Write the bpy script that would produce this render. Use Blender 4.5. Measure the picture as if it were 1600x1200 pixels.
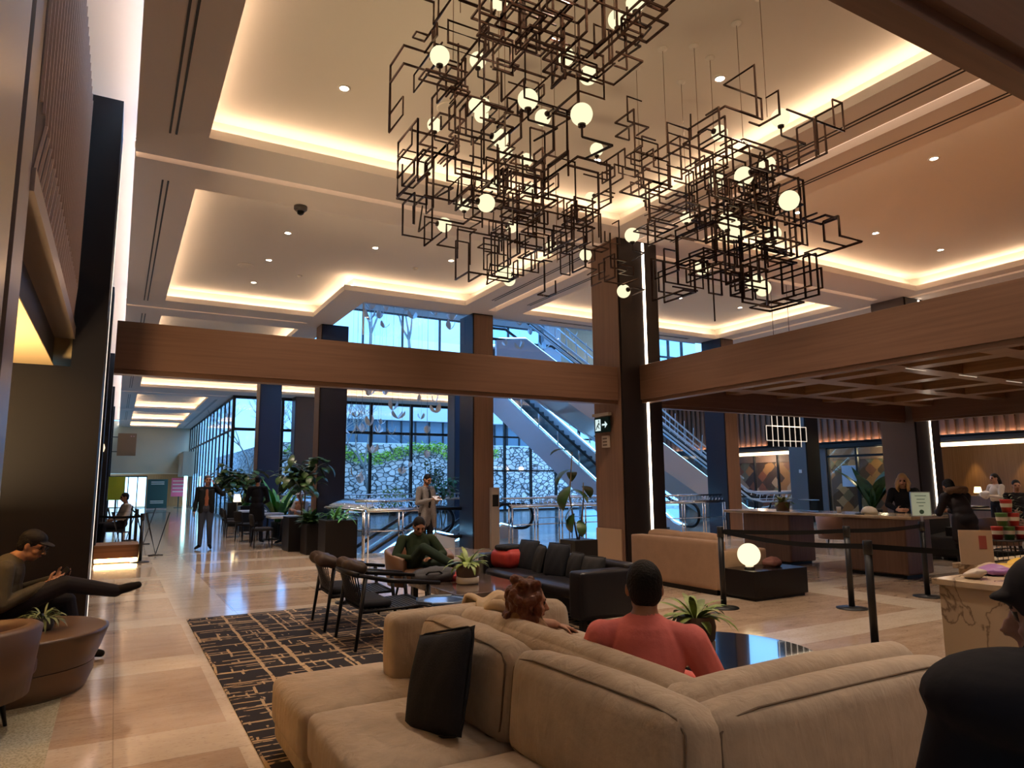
import bpy, bmesh, math, random
import numpy as np
from mathutils import Vector, Matrix, Quaternion
PI = math.pi
sc = bpy.context.scene
for o in list(bpy.data.objects):
    bpy.data.objects.remove(o, do_unlink=True)
COL = sc.collection

# ------------------------------------------------------------------ camera
EYE = 1.55
YAW, PITCH, ROLL = math.radians(29.56085), math.radians(8.13221), math.radians(-0.45518)
fw = Vector((math.sin(YAW)*math.cos(PITCH), math.cos(YAW)*math.cos(PITCH), math.sin(PITCH)))
r0 = Vector((math.cos(YAW), -math.sin(YAW), 0)); u0 = r0.cross(fw)
rr = r0*math.cos(ROLL) + u0*math.sin(ROLL); uu = -r0*math.sin(ROLL) + u0*math.cos(ROLL)
cam = bpy.data.cameras.new('camera'); cam_o = bpy.data.objects.new('camera', cam); COL.objects.link(cam_o)
m3 = Matrix((rr, uu, -fw)).transposed()
cam_o.matrix_world = Matrix.Translation((0, 0, EYE)) @ m3.to_4x4()
cam.sensor_width = 36; cam.lens = 1083.64/1600*36; cam.clip_start = .05; cam.clip_end = 300
sc.camera = cam_o

# ------------------------------------------------------------------ view + world
sc.view_settings.view_transform = 'Standard'; sc.view_settings.look = 'None'
sc.view_settings.gamma = 1; sc.view_settings.use_curve_mapping = False
sc.view_settings.exposure = 1.02
sc.cycles.use_denoising = True
sc.cycles.max_bounces = 10; sc.cycles.diffuse_bounces = 5; sc.cycles.glossy_bounces = 5
sc.cycles.transparent_max_bounces = 16; sc.cycles.transmission_bounces = 6
sc.cycles.sample_clamp_indirect = 6.0; sc.cycles.sample_clamp_direct = 0
sc.cycles.caustics_reflective = False; sc.cycles.caustics_refractive = False
w = bpy.data.worlds.new('overcast_sky'); sc.world = w; w.use_nodes = True
nt = w.node_tree; nt.nodes.clear()
wo = nt.nodes.new('ShaderNodeOutputWorld'); bg = nt.nodes.new('ShaderNodeBackground')
tc = nt.nodes.new('ShaderNodeTexCoord'); nz = nt.nodes.new('ShaderNodeTexNoise'); nz.inputs['Scale'].default_value = 3
cr = nt.nodes.new('ShaderNodeValToRGB')
cr.color_ramp.elements[0].position = .3; cr.color_ramp.elements[0].color = (.10, .31, .74, 1)
cr.color_ramp.elements[1].position = .7; cr.color_ramp.elements[1].color = (.20, .47, .88, 1)
nt.links.new(tc.outputs['Generated'], nz.inputs['Vector']); nt.links.new(nz.outputs['Fac'], cr.inputs['Fac'])
nt.links.new(cr.outputs['Color'], bg.inputs['Color']); bg.inputs['Strength'].default_value = 2.1
nt.links.new(bg.outputs[0], wo.inputs[0])

WARM = (1.0, .69, .45); WARM2 = (1.0, .79, .62)
LEDK = 10.0       # cove LED strip emission
SPOT_W = 190.0    # recessed downlights
sun = bpy.data.lights.new('hazy_sun', 'SUN'); sun.energy = .8; sun.angle = .5; sun.color = (.55, .80, 1.0)
sun_o = bpy.data.objects.new('hazy_sun', sun); sun_o.rotation_euler = (math.radians(55), 0, math.radians(12)); COL.objects.link(sun_o)
# ------------------------------------------------------------------ materials
MATS = {}
def mat(name, col, rough=.6, metal=0, emit=None, es=1, noise=0, nscale=20, bump=0, bscale=60, spec=None, coat=0, alpha=None, sheen=0):
    if name in MATS: return MATS[name]
    m = bpy.data.materials.new(name); m.use_nodes = True; t = m.node_tree; b = t.nodes['Principled BSDF']
    b.inputs['Base Color'].default_value = (*col, 1); b.inputs['Roughness'].default_value = rough; b.inputs['Metallic'].default_value = metal
    if spec is None and max(col) < .05 and not metal: spec = .22
    if spec is not None: b.inputs['Specular IOR Level'].default_value = spec
    if coat: b.inputs['Coat Weight'].default_value = coat; b.inputs['Coat Roughness'].default_value = .1
    if sheen: b.inputs['Sheen Weight'].default_value = sheen
    if emit: b.inputs['Emission Color'].default_value = (*emit, 1); b.inputs['Emission Strength'].default_value = es
    if noise or bump:
        c = t.nodes.new('ShaderNodeTexCoord')
    if noise:
        n = t.nodes.new('ShaderNodeTexNoise'); n.inputs['Scale'].default_value = nscale; n.inputs['Detail'].default_value = 5
        t.links.new(c.outputs['Object'], n.inputs['Vector'])
        r = t.nodes.new('ShaderNodeValToRGB')
        r.color_ramp.elements[0].position = .3; r.color_ramp.elements[1].position = .7
        r.color_ramp.elements[0].color = (*[x*(1-noise) for x in col], 1); r.color_ramp.elements[1].color = (*[min(1, x*(1+noise)) for x in col], 1)
        t.links.new(n.outputs['Fac'], r.inputs['Fac']); t.links.new(r.outputs['Color'], b.inputs['Base Color'])
    if bump:
        n2 = t.nodes.new('ShaderNodeTexNoise'); n2.inputs['Scale'].default_value = bscale; n2.inputs['Detail'].default_value = 3
        t.links.new(c.outputs['Object'], n2.inputs['Vector'])
        bp = t.nodes.new('ShaderNodeBump'); bp.inputs['Strength'].default_value = bump; bp.inputs['Distance'].default_value = .01
        t.links.new(n2.outputs['Fac'], bp.inputs['Height']); t.links.new(bp.outputs['Normal'], b.inputs['Normal'])
    MATS[name] = m; return m
def emis(name, col, s):
    if name in MATS: return MATS[name]
    m = bpy.data.materials.new(name); m.use_nodes = True; t = m.node_tree; t.nodes.clear()
    e = t.nodes.new('ShaderNodeEmission'); e.inputs[0].default_value = (*col, 1); e.inputs[1].default_value = s
    o = t.nodes.new('ShaderNodeOutputMaterial'); t.links.new(e.outputs[0], o.inputs[0]); MATS[name] = m; return m
def glassm(name, tint=(.93, .97, 1), refl=.12):
    if name in MATS: return MATS[name]
    m = bpy.data.materials.new(name); m.use_nodes = True; t = m.node_tree; t.nodes.clear()
    a = t.nodes.new('ShaderNodeBsdfTransparent'); a.inputs[0].default_value = (*tint, 1)
    g = t.nodes.new('ShaderNodeBsdfGlossy'); g.inputs['Roughness'].default_value = .02
    lw = t.nodes.new('ShaderNodeLayerWeight'); lw.inputs[0].default_value = .5
    pw = t.nodes.new('ShaderNodeMath'); pw.operation = 'POWER'; pw.inputs[1].default_value = 4; t.links.new(lw.outputs['Facing'], pw.inputs[0])
    f = t.nodes.new('ShaderNodeMath'); f.operation = 'MULTIPLY_ADD'; f.inputs[1].default_value = .45; f.inputs[2].default_value = .03; t.links.new(pw.outputs[0], f.inputs[0])
    mx = t.nodes.new('ShaderNodeMixShader'); o = t.nodes.new('ShaderNodeOutputMaterial')
    t.links.new(f.outputs[0], mx.inputs[0]); t.links.new(a.outputs[0], mx.inputs[1]); t.links.new(g.outputs[0], mx.inputs[2]); t.links.new(mx.outputs[0], o.inputs[0])
    MATS[name] = m; return m
def ramp(t, stops, interp='LINEAR'):
    r = t.nodes.new('ShaderNodeValToRGB'); r.color_ramp.interpolation = interp
    e = r.color_ramp.elements
    while len(e) < len(stops): e.new(.5)
    for i, (p, c) in enumerate(stops): e[i].position = p; e[i].color = (*c, 1)
    return r
def wood(name, c1, c2, rough=.4, axis='z', scale=1.0):
    if name in MATS: return MATS[name]
    m = bpy.data.materials.new(name); m.use_nodes = True; t = m.node_tree; b = t.nodes['Principled BSDF']
    c = t.nodes.new('ShaderNodeTexCoord'); mp = t.nodes.new('ShaderNodeMapping')
    s = {'x': (.4, 14, 14), 'y': (14, .4, 14), 'z': (14, 14, .4)}[axis]
    mp.inputs['Scale'].default_value = [q*scale for q in s]
    n = t.nodes.new('ShaderNodeTexNoise'); n.inputs['Scale'].default_value = 2; n.inputs['Detail'].default_value = 6
    r = ramp(t, [(.3, c1), (.7, c2)])
    t.links.new(c.outputs['Object'], mp.inputs[0]); t.links.new(mp.outputs[0], n.inputs['Vector']); t.links.new(n.outputs['Fac'], r.inputs['Fac'])
    t.links.new(r.outputs['Color'], b.inputs['Base Color']); b.inputs['Roughness'].default_value = rough
    MATS[name] = m; return m

# ------------------------------------------------------------------ mesh builder
class MB:
    def __init__(s): s.v = []; s.f = []; s.mi = []; s.m = 0; s.sm = []
    def face(s, idx, smooth=False): s.f.append(tuple(idx)); s.mi.append(s.m); s.sm.append(smooth)
    def add(s, vs): b = len(s.v); s.v.extend([tuple(v) for v in vs]); return b
    def box(s, x0, x1, y0, y1, z0, z1, M=None):
        vs = [Vector((x, y, z)) for z in (z0, z1) for y in (y0, y1) for x in (x0, x1)]
        if M is not None: vs = [M @ v for v in vs]
        b = s.add(vs)
        for q in ((0, 2, 3, 1), (4, 5, 7, 6), (0, 1, 5, 4), (2, 6, 7, 3), (0, 4, 6, 2), (1, 3, 7, 5)): s.face([b+i for i in q])
        return s
    def quad(s, *p, smooth=False): b = s.add(p); s.face(range(b, b+len(p)), smooth); return s
    def tube(s, pts, r, n=8, closed=False, cap=True):
        pts = [Vector(p) for p in pts]; N = len(pts)
        rs = r if isinstance(r, (list, tuple)) else [r]*N
        rings = []; prev = None
        for i, p in enumerate(pts):
            if closed: d = (pts[(i+1) % N]-pts[i-1])
            elif i == 0: d = pts[1]-p
            elif i == N-1: d = p-pts[-2]
            else: d = (pts[i+1]-p).normalized()+(p-pts[i-1]).normalized()
            if d.length < 1e-9: d = Vector((0, 0, 1))
            d.normalize()
            if prev is None:
                a = Vector((0, 0, 1)) if abs(d.z) < .9 else Vector((1, 0, 0)); a = (a-d*a.dot(d)).normalized()
            else:
                a = prev-d*prev.dot(d)
                a = a.normalized() if a.length > 1e-6 else d.orthogonal().normalized()
            prev = a; bb = d.cross(a)
            k = 1.0
            if 0 < i < N-1 or closed:
                e1 = (pts[(i+1) % N]-p).normalized(); c = max(.35, d.dot(e1)); k = 1/c
            off = [a*math.cos(2*PI*j/n+PI/n)+bb*math.sin(2*PI*j/n+PI/n) for j in range(n)]
            rings.append(s.add([p+o*rs[i]*k for o in off]))
        sm = n > 4
        L = N if closed else N-1
        for i in range(L):
            a0, b0 = rings[i], rings[(i+1) % N]
            for j in range(n): s.face((a0+j, a0+(j+1) % n, b0+(j+1) % n, b0+j), sm)
        if cap and not closed:
            s.face([rings[0]+j for j in range(n)][::-1]); s.face([rings[-1]+j for j in range(n)])
        return s
    def lathe(s, prof, n=24, M=None, smooth=True, capb=True, capt=True):
        rings = []
        for r, z in prof:
            vs = [Vector((r*math.cos(2*PI*j/n), r*math.sin(2*PI*j/n), z)) for j in range(n)]
            if M is not None: vs = [M @ v for v in vs]
            rings.append(s.add(vs))
        for a0, b0 in zip(rings, rings[1:]):
            for j in range(n): s.face((a0+j, a0+(j+1) % n, b0+(j+1) % n, b0+j), smooth)
        if capb: s.face([rings[0]+j for j in range(n)][::-1])
        if capt: s.face([rings[-1]+j for j in range(n)])
        return s
    def sphere(s, c, r, n=16, k=10, sc3=(1, 1, 1), R=None):
        c = Vector(c); prof = []
        M = Matrix.Translation(c) @ (R.to_4x4() if R is not None else Matrix.Identity(4)) @ Matrix.Diagonal((*sc3, 1))
        for i in range(k+1):
            a = -PI/2+PI*i/k; prof.append((max(r*math.cos(a), 1e-4*r), r*math.sin(a)))
        return s.lathe(prof, n, M)
    def prism(s, poly, z0, z1, M=None):
        n = len(poly)
        vs = [Vector((x, y, z0)) for x, y in poly]+[Vector((x, y, z1)) for x, y in poly]
        if M is not None: vs = [M @ v for v in vs]
        b = s.add(vs)
        s.face([b+i for i in range(n)][::-1]); s.face([b+n+i for i in range(n)])
        for i in range(n): s.face((b+i, b+(i+1) % n, b+n+(i+1) % n, b+n+i))
        return s
    def build(s, name, mats, parent=None, bevel=0, seg=2, loc=None, rz=0, subsurf=0, smooth=False):
        me = bpy.data.meshes.new(name); me.from_pydata(s.v, [], s.f)
        if not isinstance(mats, (list, tuple)): mats = [mats]
        for m in mats: me.materials.append(m)
        me.polygons.foreach_set('material_index', [min(i, len(mats)-1) for i in s.mi])
        me.polygons.foreach_set('use_smooth', [bool(smooth or q) for q in s.sm]); me.update()
        bm = bmesh.new(); bm.from_mesh(me); bmesh.ops.recalc_face_normals(bm, faces=bm.faces); bm.to_mesh(me); bm.free()
        o = bpy.data.objects.new(name, me); COL.objects.link(o)
        if loc is not None: o.location = loc
        o.rotation_euler = (0, 0, rz)
        if parent is not None: o.parent = parent
        if bevel:
            md = o.modifiers.new('bevel', 'BEVEL'); md.width = bevel; md.segments = seg; md.limit_method = 'ANGLE'; md.angle_limit = .6
            me.polygons.foreach_set('use_smooth', [True]*len(me.polygons))
            wn = o.modifiers.new('wn', 'WEIGHTED_NORMAL'); wn.keep_sharp = False
        if subsurf:
            md = o.modifiers.new('sub', 'SUBSURF'); md.levels = subsurf; md.render_levels = subsurf
        return o
def tag(o, label, cat, group=None, kind=None):
    o['label'] = label; o['category'] = cat
    if group: o['group'] = group
    if kind: o['kind'] = kind
    return o
def thing(name, label, cat, loc=(0, 0, 0), rz=0, group=None):
    o = bpy.data.objects.new(name, None); COL.objects.link(o); o.location = loc; o.rotation_euler = (0, 0, rz)
    o.empty_display_size = .1
    return tag(o, label, cat, group)
def struct(o): o['kind'] = 'structure'; return o
def copy_tree(o, loc=None, rz=None, label=None, parent=None, group=None):
    c = o.copy(); COL.objects.link(c); c.parent = parent
    if loc is not None: c.location = loc
    if rz is not None: c.rotation_euler = (0, 0, rz)
    if label: c['label'] = label
    if group: c['group'] = group
    for ch in list(o.children): copy_tree(ch, parent=c)
    return c
# ================================================================== STRUCTURE
ZC = 5.77
def rgb(h): 
    c = [int(h[i:i+2], 16)/255 for i in (0, 2, 4)]
    return tuple(x/12.92 if x <= .04045 else ((x+.055)/1.055)**2.4 for x in c)
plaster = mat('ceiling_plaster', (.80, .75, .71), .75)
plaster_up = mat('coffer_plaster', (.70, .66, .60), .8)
plaster_wall = mat('pale_wall_plaster', (.62, .58, .50), .7)
black_panel = mat('black_panel', (.008, .006, .007), .5, spec=.3)
dark_metal = mat('dark_bronze_metal', (.030, .024, .024), .35, .4)
black_metal = mat('black_metal', (.012, .012, .013), .45, .2)
navy_panel = mat('dark_blue_panel', (.020, .026, .050), .3)
chrome = mat('chrome', (.75, .76, .78), .12, 1)
brushed = mat('brushed_steel', (.55, .60, .66), .28, .9)
wood_beam = wood('walnut_beam', (.130, .066, .041), (.175, .092, .058), .38, 'x')
wood_beam_y = wood('walnut_beam_long', (.130, .066, .041), (.175, .092, .058), .38, 'y')
wood_col = wood('walnut_column', (.15, .080, .048), (.20, .108, .066), .45, 'z')
wood_soff = wood('walnut_soffit', (.20, .10, .048), (.30, .16, .075), .35, 'y')
ribbed = wood('ribbed_wood', (.15, .070, .042), (.20, .095, .055), .5, 'z')
taupe = mat('taupe_wall_panel', (.13, .105, .10), .5)
led = emis('cove_led', WARM, LEDK)
led_line = emis('linear_led', (1.0, .62, .40), .55)
led_white = emis('white_led_tube', (1.0, .80, .62), 5)
glass = glassm('window_glass')
glass_g = glassm('greenish_glass', (.85, .95, .92))

# --- floor: polished stone in big bays with pale bands, speckled terrazzo on the left
def floor_mat():
    m = bpy.data.materials.new('polished_travertine'); m.use_nodes = True; t = m.node_tree; b = t.nodes['Principled BSDF']
    L = t.links.new; N = t.nodes.new
    g = N('ShaderNodeNewGeometry'); sx = N('ShaderNodeSeparateXYZ'); L(g.outputs['Position'], sx.inputs[0])
    def math_(op, a, b_=None):
        n = N('ShaderNodeMath'); n.operation = op
        for i, q in enumerate((a, b_)):
            if q is None: continue
            if isinstance(q, (int, float)): n.inputs[i].default_value = q
            else: L(q, n.inputs[i])
        return n.outputs[0]
    def band(ax, period, off, width):   # 1 inside the band
        a = math_('MODULO', math_('ADD', ax, 400*period-off+width/2), period)
        return math_('LESS_THAN', a, width)
    # stone figure: streaks along x
    mp = N('ShaderNodeMapping'); mp.inputs['Scale'].default_value = (.9, 2.6, 1); L(g.outputs['Position'], mp.inputs[0])
    n1 = N('ShaderNodeTexNoise'); n1.inputs['Scale'].default_value = 2.2; n1.inputs['Detail'].default_value = 9; n1.inputs['Roughness'].default_value = .68; L(mp.outputs[0], n1.inputs['Vector'])
    n2 = N('ShaderNodeTexNoise'); n2.inputs['Scale'].default_value = 26; n2.inputs['Detail'].default_value = 4; L(mp.outputs[0], n2.inputs['Vector'])
    tan = ramp(t, [(.22, (.24, .155, .10)), (.42, (.42, .295, .20)), (.62, (.50, .37, .26)), (.8, (.58, .46, .34))]); L(n1.outputs['Fac'], tan.inputs['Fac'])
    pal = ramp(t, [(.3, (.54, .43, .32)), (.7, (.66, .56, .44))]); L(n1.outputs['Fac'], pal.inputs['Fac'])
    speck = ramp(t, [(.30, (.35, .25, .2)), (.42, (1, 1, 1))]); L(n2.outputs['Fac'], speck.inputs['Fac'])
    bx = band(sx.outputs[0], 3.925, 1.05, .62); by = band(sx.outputs[1], 2.15, .62, .52)
    bd = math_('MAXIMUM', bx, by)
    mx = N('ShaderNodeMix'); mx.data_type = 'RGBA'; L(bd, mx.inputs[0]); L(tan.outputs[0], mx.inputs[6]); L(pal.outputs[0], mx.inputs[7])
    mu = N('ShaderNodeMix'); mu.data_type = 'RGBA'; mu.blend_type = 'MULTIPLY'; mu.inputs[0].default_value = .5; L(mx.outputs[2], mu.inputs[6]); L(speck.outputs[0], mu.inputs[7])
    # joints
    j = math_('MAXIMUM', band(sx.outputs[0], 1.3083, .085, .008), band(sx.outputs[1], 1.075, .36, .008))
    mj = N('ShaderNodeMix'); mj.data_type = 'RGBA'; L(math_('MULTIPLY', j, .35), mj.inputs[0]); L(mu.outputs[2], mj.inputs[6]); mj.inputs[7].default_value = (.12, .08, .05, 1)
    # terrazzo left of x = -0.23
    v = N('ShaderNodeTexVoronoi'); v.inputs['Scale'].default_value = 70; L(g.outputs['Position'], v.inputs['Vector'])
    tz = ramp(t, [(.0, (.22, .20, .13)), (.35, (.42, .38, .26)), (.7, (.55, .50, .36))]); L(v.outputs['Distance'], tz.inputs['Fac'])
    left = math_('MULTIPLY', math_('LESS_THAN', sx.outputs[0], -.25), math_('LESS_THAN', sx.outputs[1], 6.6))
    mz = N('ShaderNodeMix'); mz.data_type = 'RGBA'; L(left, mz.inputs[0]); L(mj.outputs[2], mz.inputs[6]); L(tz.outputs[0], mz.inputs[7])
    L(mz.outputs[2], b.inputs['Base Color'])
    rr_ = math_('ADD', math_('MULTIPLY', n1.outputs['Fac'], .12), .05); L(rr_, b.inputs['Roughness'])
    b.inputs['Specular IOR Level'].default_value = .6
    return m
f = MB()
for x0, x1, y0, y1 in ((-8, 28, -4, 15.6), (-8, 4.75, 15.6, 57.4), (4.75, 28, 24.0, 34.95), (6.9, 10.0, 15.6, 17.5), (10.0, 28, 15.6, 24.0)):
    f.box(x0, x1, y0, y1, -.25, 0)
floor = struct(f.build('floor', floor_mat()))
f = MB(); f.box(4.0, 16, 14.5, 27, -4.4, -4.2)
struct(f.build('floor_lower_level', mat('lower_floor_stone', (.4, .38, .35), .3)))

# --- ceiling raster helper
def raster(rects, bounds=None):
    xs = sorted({x for r in rects for x in (r[0], r[1])}); ys = sorted({y for r in rects for y in (r[2], r[3])})
    if bounds:
        xs = sorted(set([x for x in xs if bounds[0] < x < bounds[1]]) | {bounds[0], bounds[1]}); ys = sorted(set([y for y in ys if bounds[2] < y < bounds[3]]) | {bounds[2], bounds[3]})
    ins = lambda x, y: any(r[0] < x < r[1] and r[2] < y < r[3] for r in rects)
    G = [[ins((xs[i]+xs[i+1])/2, (ys[j]+ys[j+1])/2) for j in range(len(ys)-1)] for i in range(len(xs)-1)]
    return xs, ys, G
def boundary(rects):   # segments (x0,y0,x1,y1,nx,ny) normal pointing outwards of region
    xs, ys, G = raster(rects); out = []
    get = lambda i, j: 0 <= i < len(G) and 0 <= j < len(G[0]) and G[i][j]
    for i in range(len(G)):
        for j in range(len(G[0])):
            if not G[i][j]: continue
            if not get(i-1, j): out.append((xs[i], ys[j], xs[i], ys[j+1], -1, 0))
            if not get(i+1, j): out.append((xs[i+1], ys[j], xs[i+1], ys[j+1], 1, 0))
            if not get(i, j-1): out.append((xs[i], ys[j], xs[i+1], ys[j], 0, -1))
            if not get(i, j+1): out.append((xs[i], ys[j+1], xs[i+1], ys[j+1], 0, 1))
    return out
COFFERS = [
 [(.73, 7.03, 1.9, 8.77)], [(.73, 4.1, 10.46, 17.42), (4.0, 7.03, 10.46, 14.62)], [(.73, 4.1, 19.05, 26.0)],
 [(.65, 15.2, 27.65, 33.4)], [(.62, 3.65, 36.2, 42.8)], [(.62, 3.65, 44.7, 50.6)], [(.62, 3.65, 52.0, 56.4)],
 [(8.70, 15.45, 1.9, 8.72)], [(8.65, 15.35, 10.5, 14.7)], [(17.0, 23.5, 1.9, 8.7)], [(17.0, 23.5, 10.5, 14.7)]]
GROOVES = [(-.04, 15.4, 9.58, 9.74), (-.04, 4.13, 18.16, 18.28), (-.04, 15.4, 26.74, 26.86), (-.04, 4.4, 35.3, 35.42), (-.04, 4.4, 43.7, 43.82), (-.04, 4.4, 51.3, 51.42),
           (7.73, 7.95, 1.3, 9.58), (7.73, 7.95, 9.74, 14.8), (15.8, 15.95, 1.3, 14.8)]
OPEN = (4.79, 24.6, 15.43, 25.9)
holes = [r for c in COFFERS for r in c]+GROOVES+[OPEN, (4.75, 26.3, 35.2, 57.2)]
xs, ys, G = raster(holes, (-.05, 26.3, .2, 57.2))
cb = MB()
for j in range(len(ys)-1):      # merge runs along x
    i = 0
    while i < len(xs)-1:
        if G[i][j]: i += 1; continue
        k = i
        while k < len(xs)-1 and not G[k][j]: k += 1
        cb.box(xs[i], xs[k], ys[j], ys[j+1], ZC, ZC+.12); i = k
cb.box(-.6, -.05, 0, 57.2, ZC+.48, ZC+.52)
struct(cb.build('ceiling', plaster))
up = MB(); ledb = MB()
SB = .26
for c in COFFERS:
    ex = [(a-SB, b+SB, p-SB, q+SB) for a, b, p, q in c]
    for x0, y0, x1, y1, nx, ny in boundary(ex):
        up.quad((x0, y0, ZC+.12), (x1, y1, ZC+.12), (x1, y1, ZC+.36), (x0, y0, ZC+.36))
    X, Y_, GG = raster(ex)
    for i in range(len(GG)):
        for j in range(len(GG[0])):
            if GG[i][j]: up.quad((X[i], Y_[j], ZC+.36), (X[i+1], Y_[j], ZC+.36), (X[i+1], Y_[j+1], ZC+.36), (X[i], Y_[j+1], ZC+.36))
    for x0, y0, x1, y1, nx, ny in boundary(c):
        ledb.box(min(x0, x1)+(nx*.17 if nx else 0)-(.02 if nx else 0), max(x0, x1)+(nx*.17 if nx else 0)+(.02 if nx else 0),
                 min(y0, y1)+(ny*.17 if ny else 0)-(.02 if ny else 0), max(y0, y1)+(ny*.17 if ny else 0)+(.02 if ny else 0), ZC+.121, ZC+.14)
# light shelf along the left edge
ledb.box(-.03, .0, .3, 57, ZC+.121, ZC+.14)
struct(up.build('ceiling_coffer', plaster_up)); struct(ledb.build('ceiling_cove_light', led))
gb = MB(); gl = MB()
for a, b, p, q in GROOVES:
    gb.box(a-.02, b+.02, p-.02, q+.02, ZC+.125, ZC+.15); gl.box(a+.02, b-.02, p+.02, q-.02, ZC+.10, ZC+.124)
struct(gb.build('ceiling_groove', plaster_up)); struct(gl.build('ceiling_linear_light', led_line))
# wall strip above the left fascia
# --- air slots (pairs of black lines in the ceiling)
def slot(x0, y0, x1, y1, label):
    t = thing('air_slot', label, 'air vent', ((x0+x1)/2, (y0+y1)/2, ZC-.0065), 0, 'black air slots in the ceiling')
    horiz = abs(x1-x0) > abs(y1-y0); L_ = max(abs(x1-x0), abs(y1-y0))/2
    for s in (-1, 1):
        b = MB()
        if horiz: b.box(-L_, L_, s*.035-.012, s*.035+.012, 0, .006)
        else: b.box(s*.035-.012, s*.035+.012, -L_, L_, 0, .006)
        b.build('slot', black_metal, t)
slot(.34, 1.6, .34, 8.86, 'long black double air slot beside the near left ceiling coffer')
slot(.34, 10.35, .34, 17.6, 'black double air slot beside the middle left coffer with spotlights')
slot(.34, 19, .34, 26, 'black double air slot just above the walnut beam at far left')
slot(.30, 28, .30, 34, 'black double air slot in the corridor ceiling, nearest of the corridor ones')
slot(.30, 36.5, .30, 43, 'black double air slot in the corridor ceiling, second one down')
slot(.30, 45, .30, 51, 'black double air slot in the corridor ceiling, farthest one')
slot(4.1, 37, 4.1, 56, 'long black air slot along the corridor window wall')
slot(7.40, 1.5, 7.40, 8.9, 'black double air slot left of the linear light at the chandelier coffer edge')
slot(8.33, 1.5, 8.33, 8.9, 'black double air slot right of the linear light above the walnut canopy')
slot(7.40, 10.2, 7.40, 13.9, 'short black double air slot left of the linear light beyond the chandelier')
slot(8.36, 10.2, 8.36, 13.9, 'short black double air slot right of the linear light beyond the chandelier')
slot(9.4, 15.05, 14.6, 15.05, 'black double air slot in front of the small coffer behind the lit column')

# --- downlights
dl_trim = mat('downlight_trim', (.6, .55, .5), .4); dl_em = emis('downlight_lens', (1, .86, .68), 30)
dl = thing('downlight', '', 'downlight', (0, 0, -50), 0, 'recessed round downlights in the coffers')
b = MB(); b.lathe([(.075, 0), (.075, -.012), (.052, -.012), (.050, 0)], 16, capb=False, capt=False); b.build('trim_ring', dl_trim, dl)
b = MB(); b.lathe([(.001, -.006), (.050, -.006)], 16, capb=False, capt=False); b.build('lens', dl_em, dl)
DL = [(2.03, 7.49, 'left of the chandelier in the near coffer'), (5.74, 5.23, 'just right of the chandelier cables'), (5.72, 7.56, 'behind the gap between the two chandeliers'),
      (2.46, 12.63, 'nearest in the middle left coffer'), (2.45, 14.4, 'second in the middle left coffer'), (2.45, 16.22, 'farthest in the middle left coffer'),
      (4.13, 12.65, 'left of the chandelier tail in the stepped coffer'), (5.76, 12.67, 'under the chandelier tail in the stepped coffer'),
      (9.95, 5.19, 'nearest in the right coffer'), (12.07, 7.46, 'left one near the far side of the right coffer'), (14.13, 7.42, 'right one near the far corner of the right coffer'),
      (9.93, 7.48, 'beside the right chandelier in the right coffer'), (12.05, 12.66, 'left one in the small coffer behind the lit column'), (14.16, 12.64, 'right one in the small coffer behind the lit column')]
for i, (x, y, s) in enumerate(DL):
    o = dl if i == 0 else copy_tree(dl)
    o.location = (x, y, ZC+.358); o['label'] = 'small bright round downlight, ' + s
    l = bpy.data.lights.new('downlight_or_fill_beam', 'SPOT'); l.energy = SPOT_W; l.color = WARM2; l.spot_size = 1.5; l.spot_blend = .6; l.shadow_soft_size = .05
    lo = bpy.data.objects.new('downlight_or_fill_beam', l); lo.location = (x, y, ZC+.33); COL.objects.link(lo)
# spots without fixtures; those behind the viewer are added fill for sofa and beam
for x, y, z, e in ((1.2, -1.2, ZC+.05, 70), (4.6, -1.6, ZC+.05, 90), (-2.5, 1.5, ZC+.4, 60), (3.2, 3.4, ZC+.33, 190), (6.0, 3.0, ZC+.33, 160), (9.95, 3.0, ZC+.33, 190), (2.4, 21, ZC+.33, 190), (2.4, 24, ZC+.33, 150), (2.3, 30.5, ZC+.33, 190), (19, 5.2, ZC+.33, 260), (19, 12.6, ZC+.33, 260)):
    l = bpy.data.lights.new('downlight_or_fill_beam', 'SPOT'); l.energy = e; l.color = WARM2; l.spot_size = 1.9; l.spot_blend = .7; l.shadow_soft_size = .06
    lo = bpy.data.objects.new('downlight_or_fill_beam', l); lo.location = (x, y, z); COL.objects.link(lo)
# dome camera, speakers, detectors on the ceiling
b = MB(); b.lathe([(.10, 0), (.10, -.05), (.07, -.08)], 16); ca = b.build('dome_camera', mat('camera_shell', (.08, .07, .07), .4), loc=(2.2, 10.40, ZC)); tag(ca, 'dark dome security camera on the ceiling edge of the middle left coffer', 'camera')
b = MB(); b.sphere((0, 0, -.08), .06, 12, 8); b.build('dome', mat('smoked_dome', (.01, .01, .01), .1), ca)
for x, y, s in ((3.3, 7.3, 'behind the left chandelier'), (2.1, 15.0, 'in the middle left coffer'), (10.6, 7.6, 'in the right coffer')):
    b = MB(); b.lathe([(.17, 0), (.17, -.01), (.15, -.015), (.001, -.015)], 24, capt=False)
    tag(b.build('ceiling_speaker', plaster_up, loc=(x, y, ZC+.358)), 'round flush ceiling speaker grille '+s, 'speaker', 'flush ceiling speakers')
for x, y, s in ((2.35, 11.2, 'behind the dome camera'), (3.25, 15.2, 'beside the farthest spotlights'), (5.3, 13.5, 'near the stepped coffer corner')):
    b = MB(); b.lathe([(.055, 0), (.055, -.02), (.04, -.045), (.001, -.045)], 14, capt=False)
    tag(b.build('smoke_detector', plaster_up, loc=(x, y, ZC+.358)), 'small round smoke detector on the ceiling '+s, 'smoke detector', 'smoke detectors')

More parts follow.
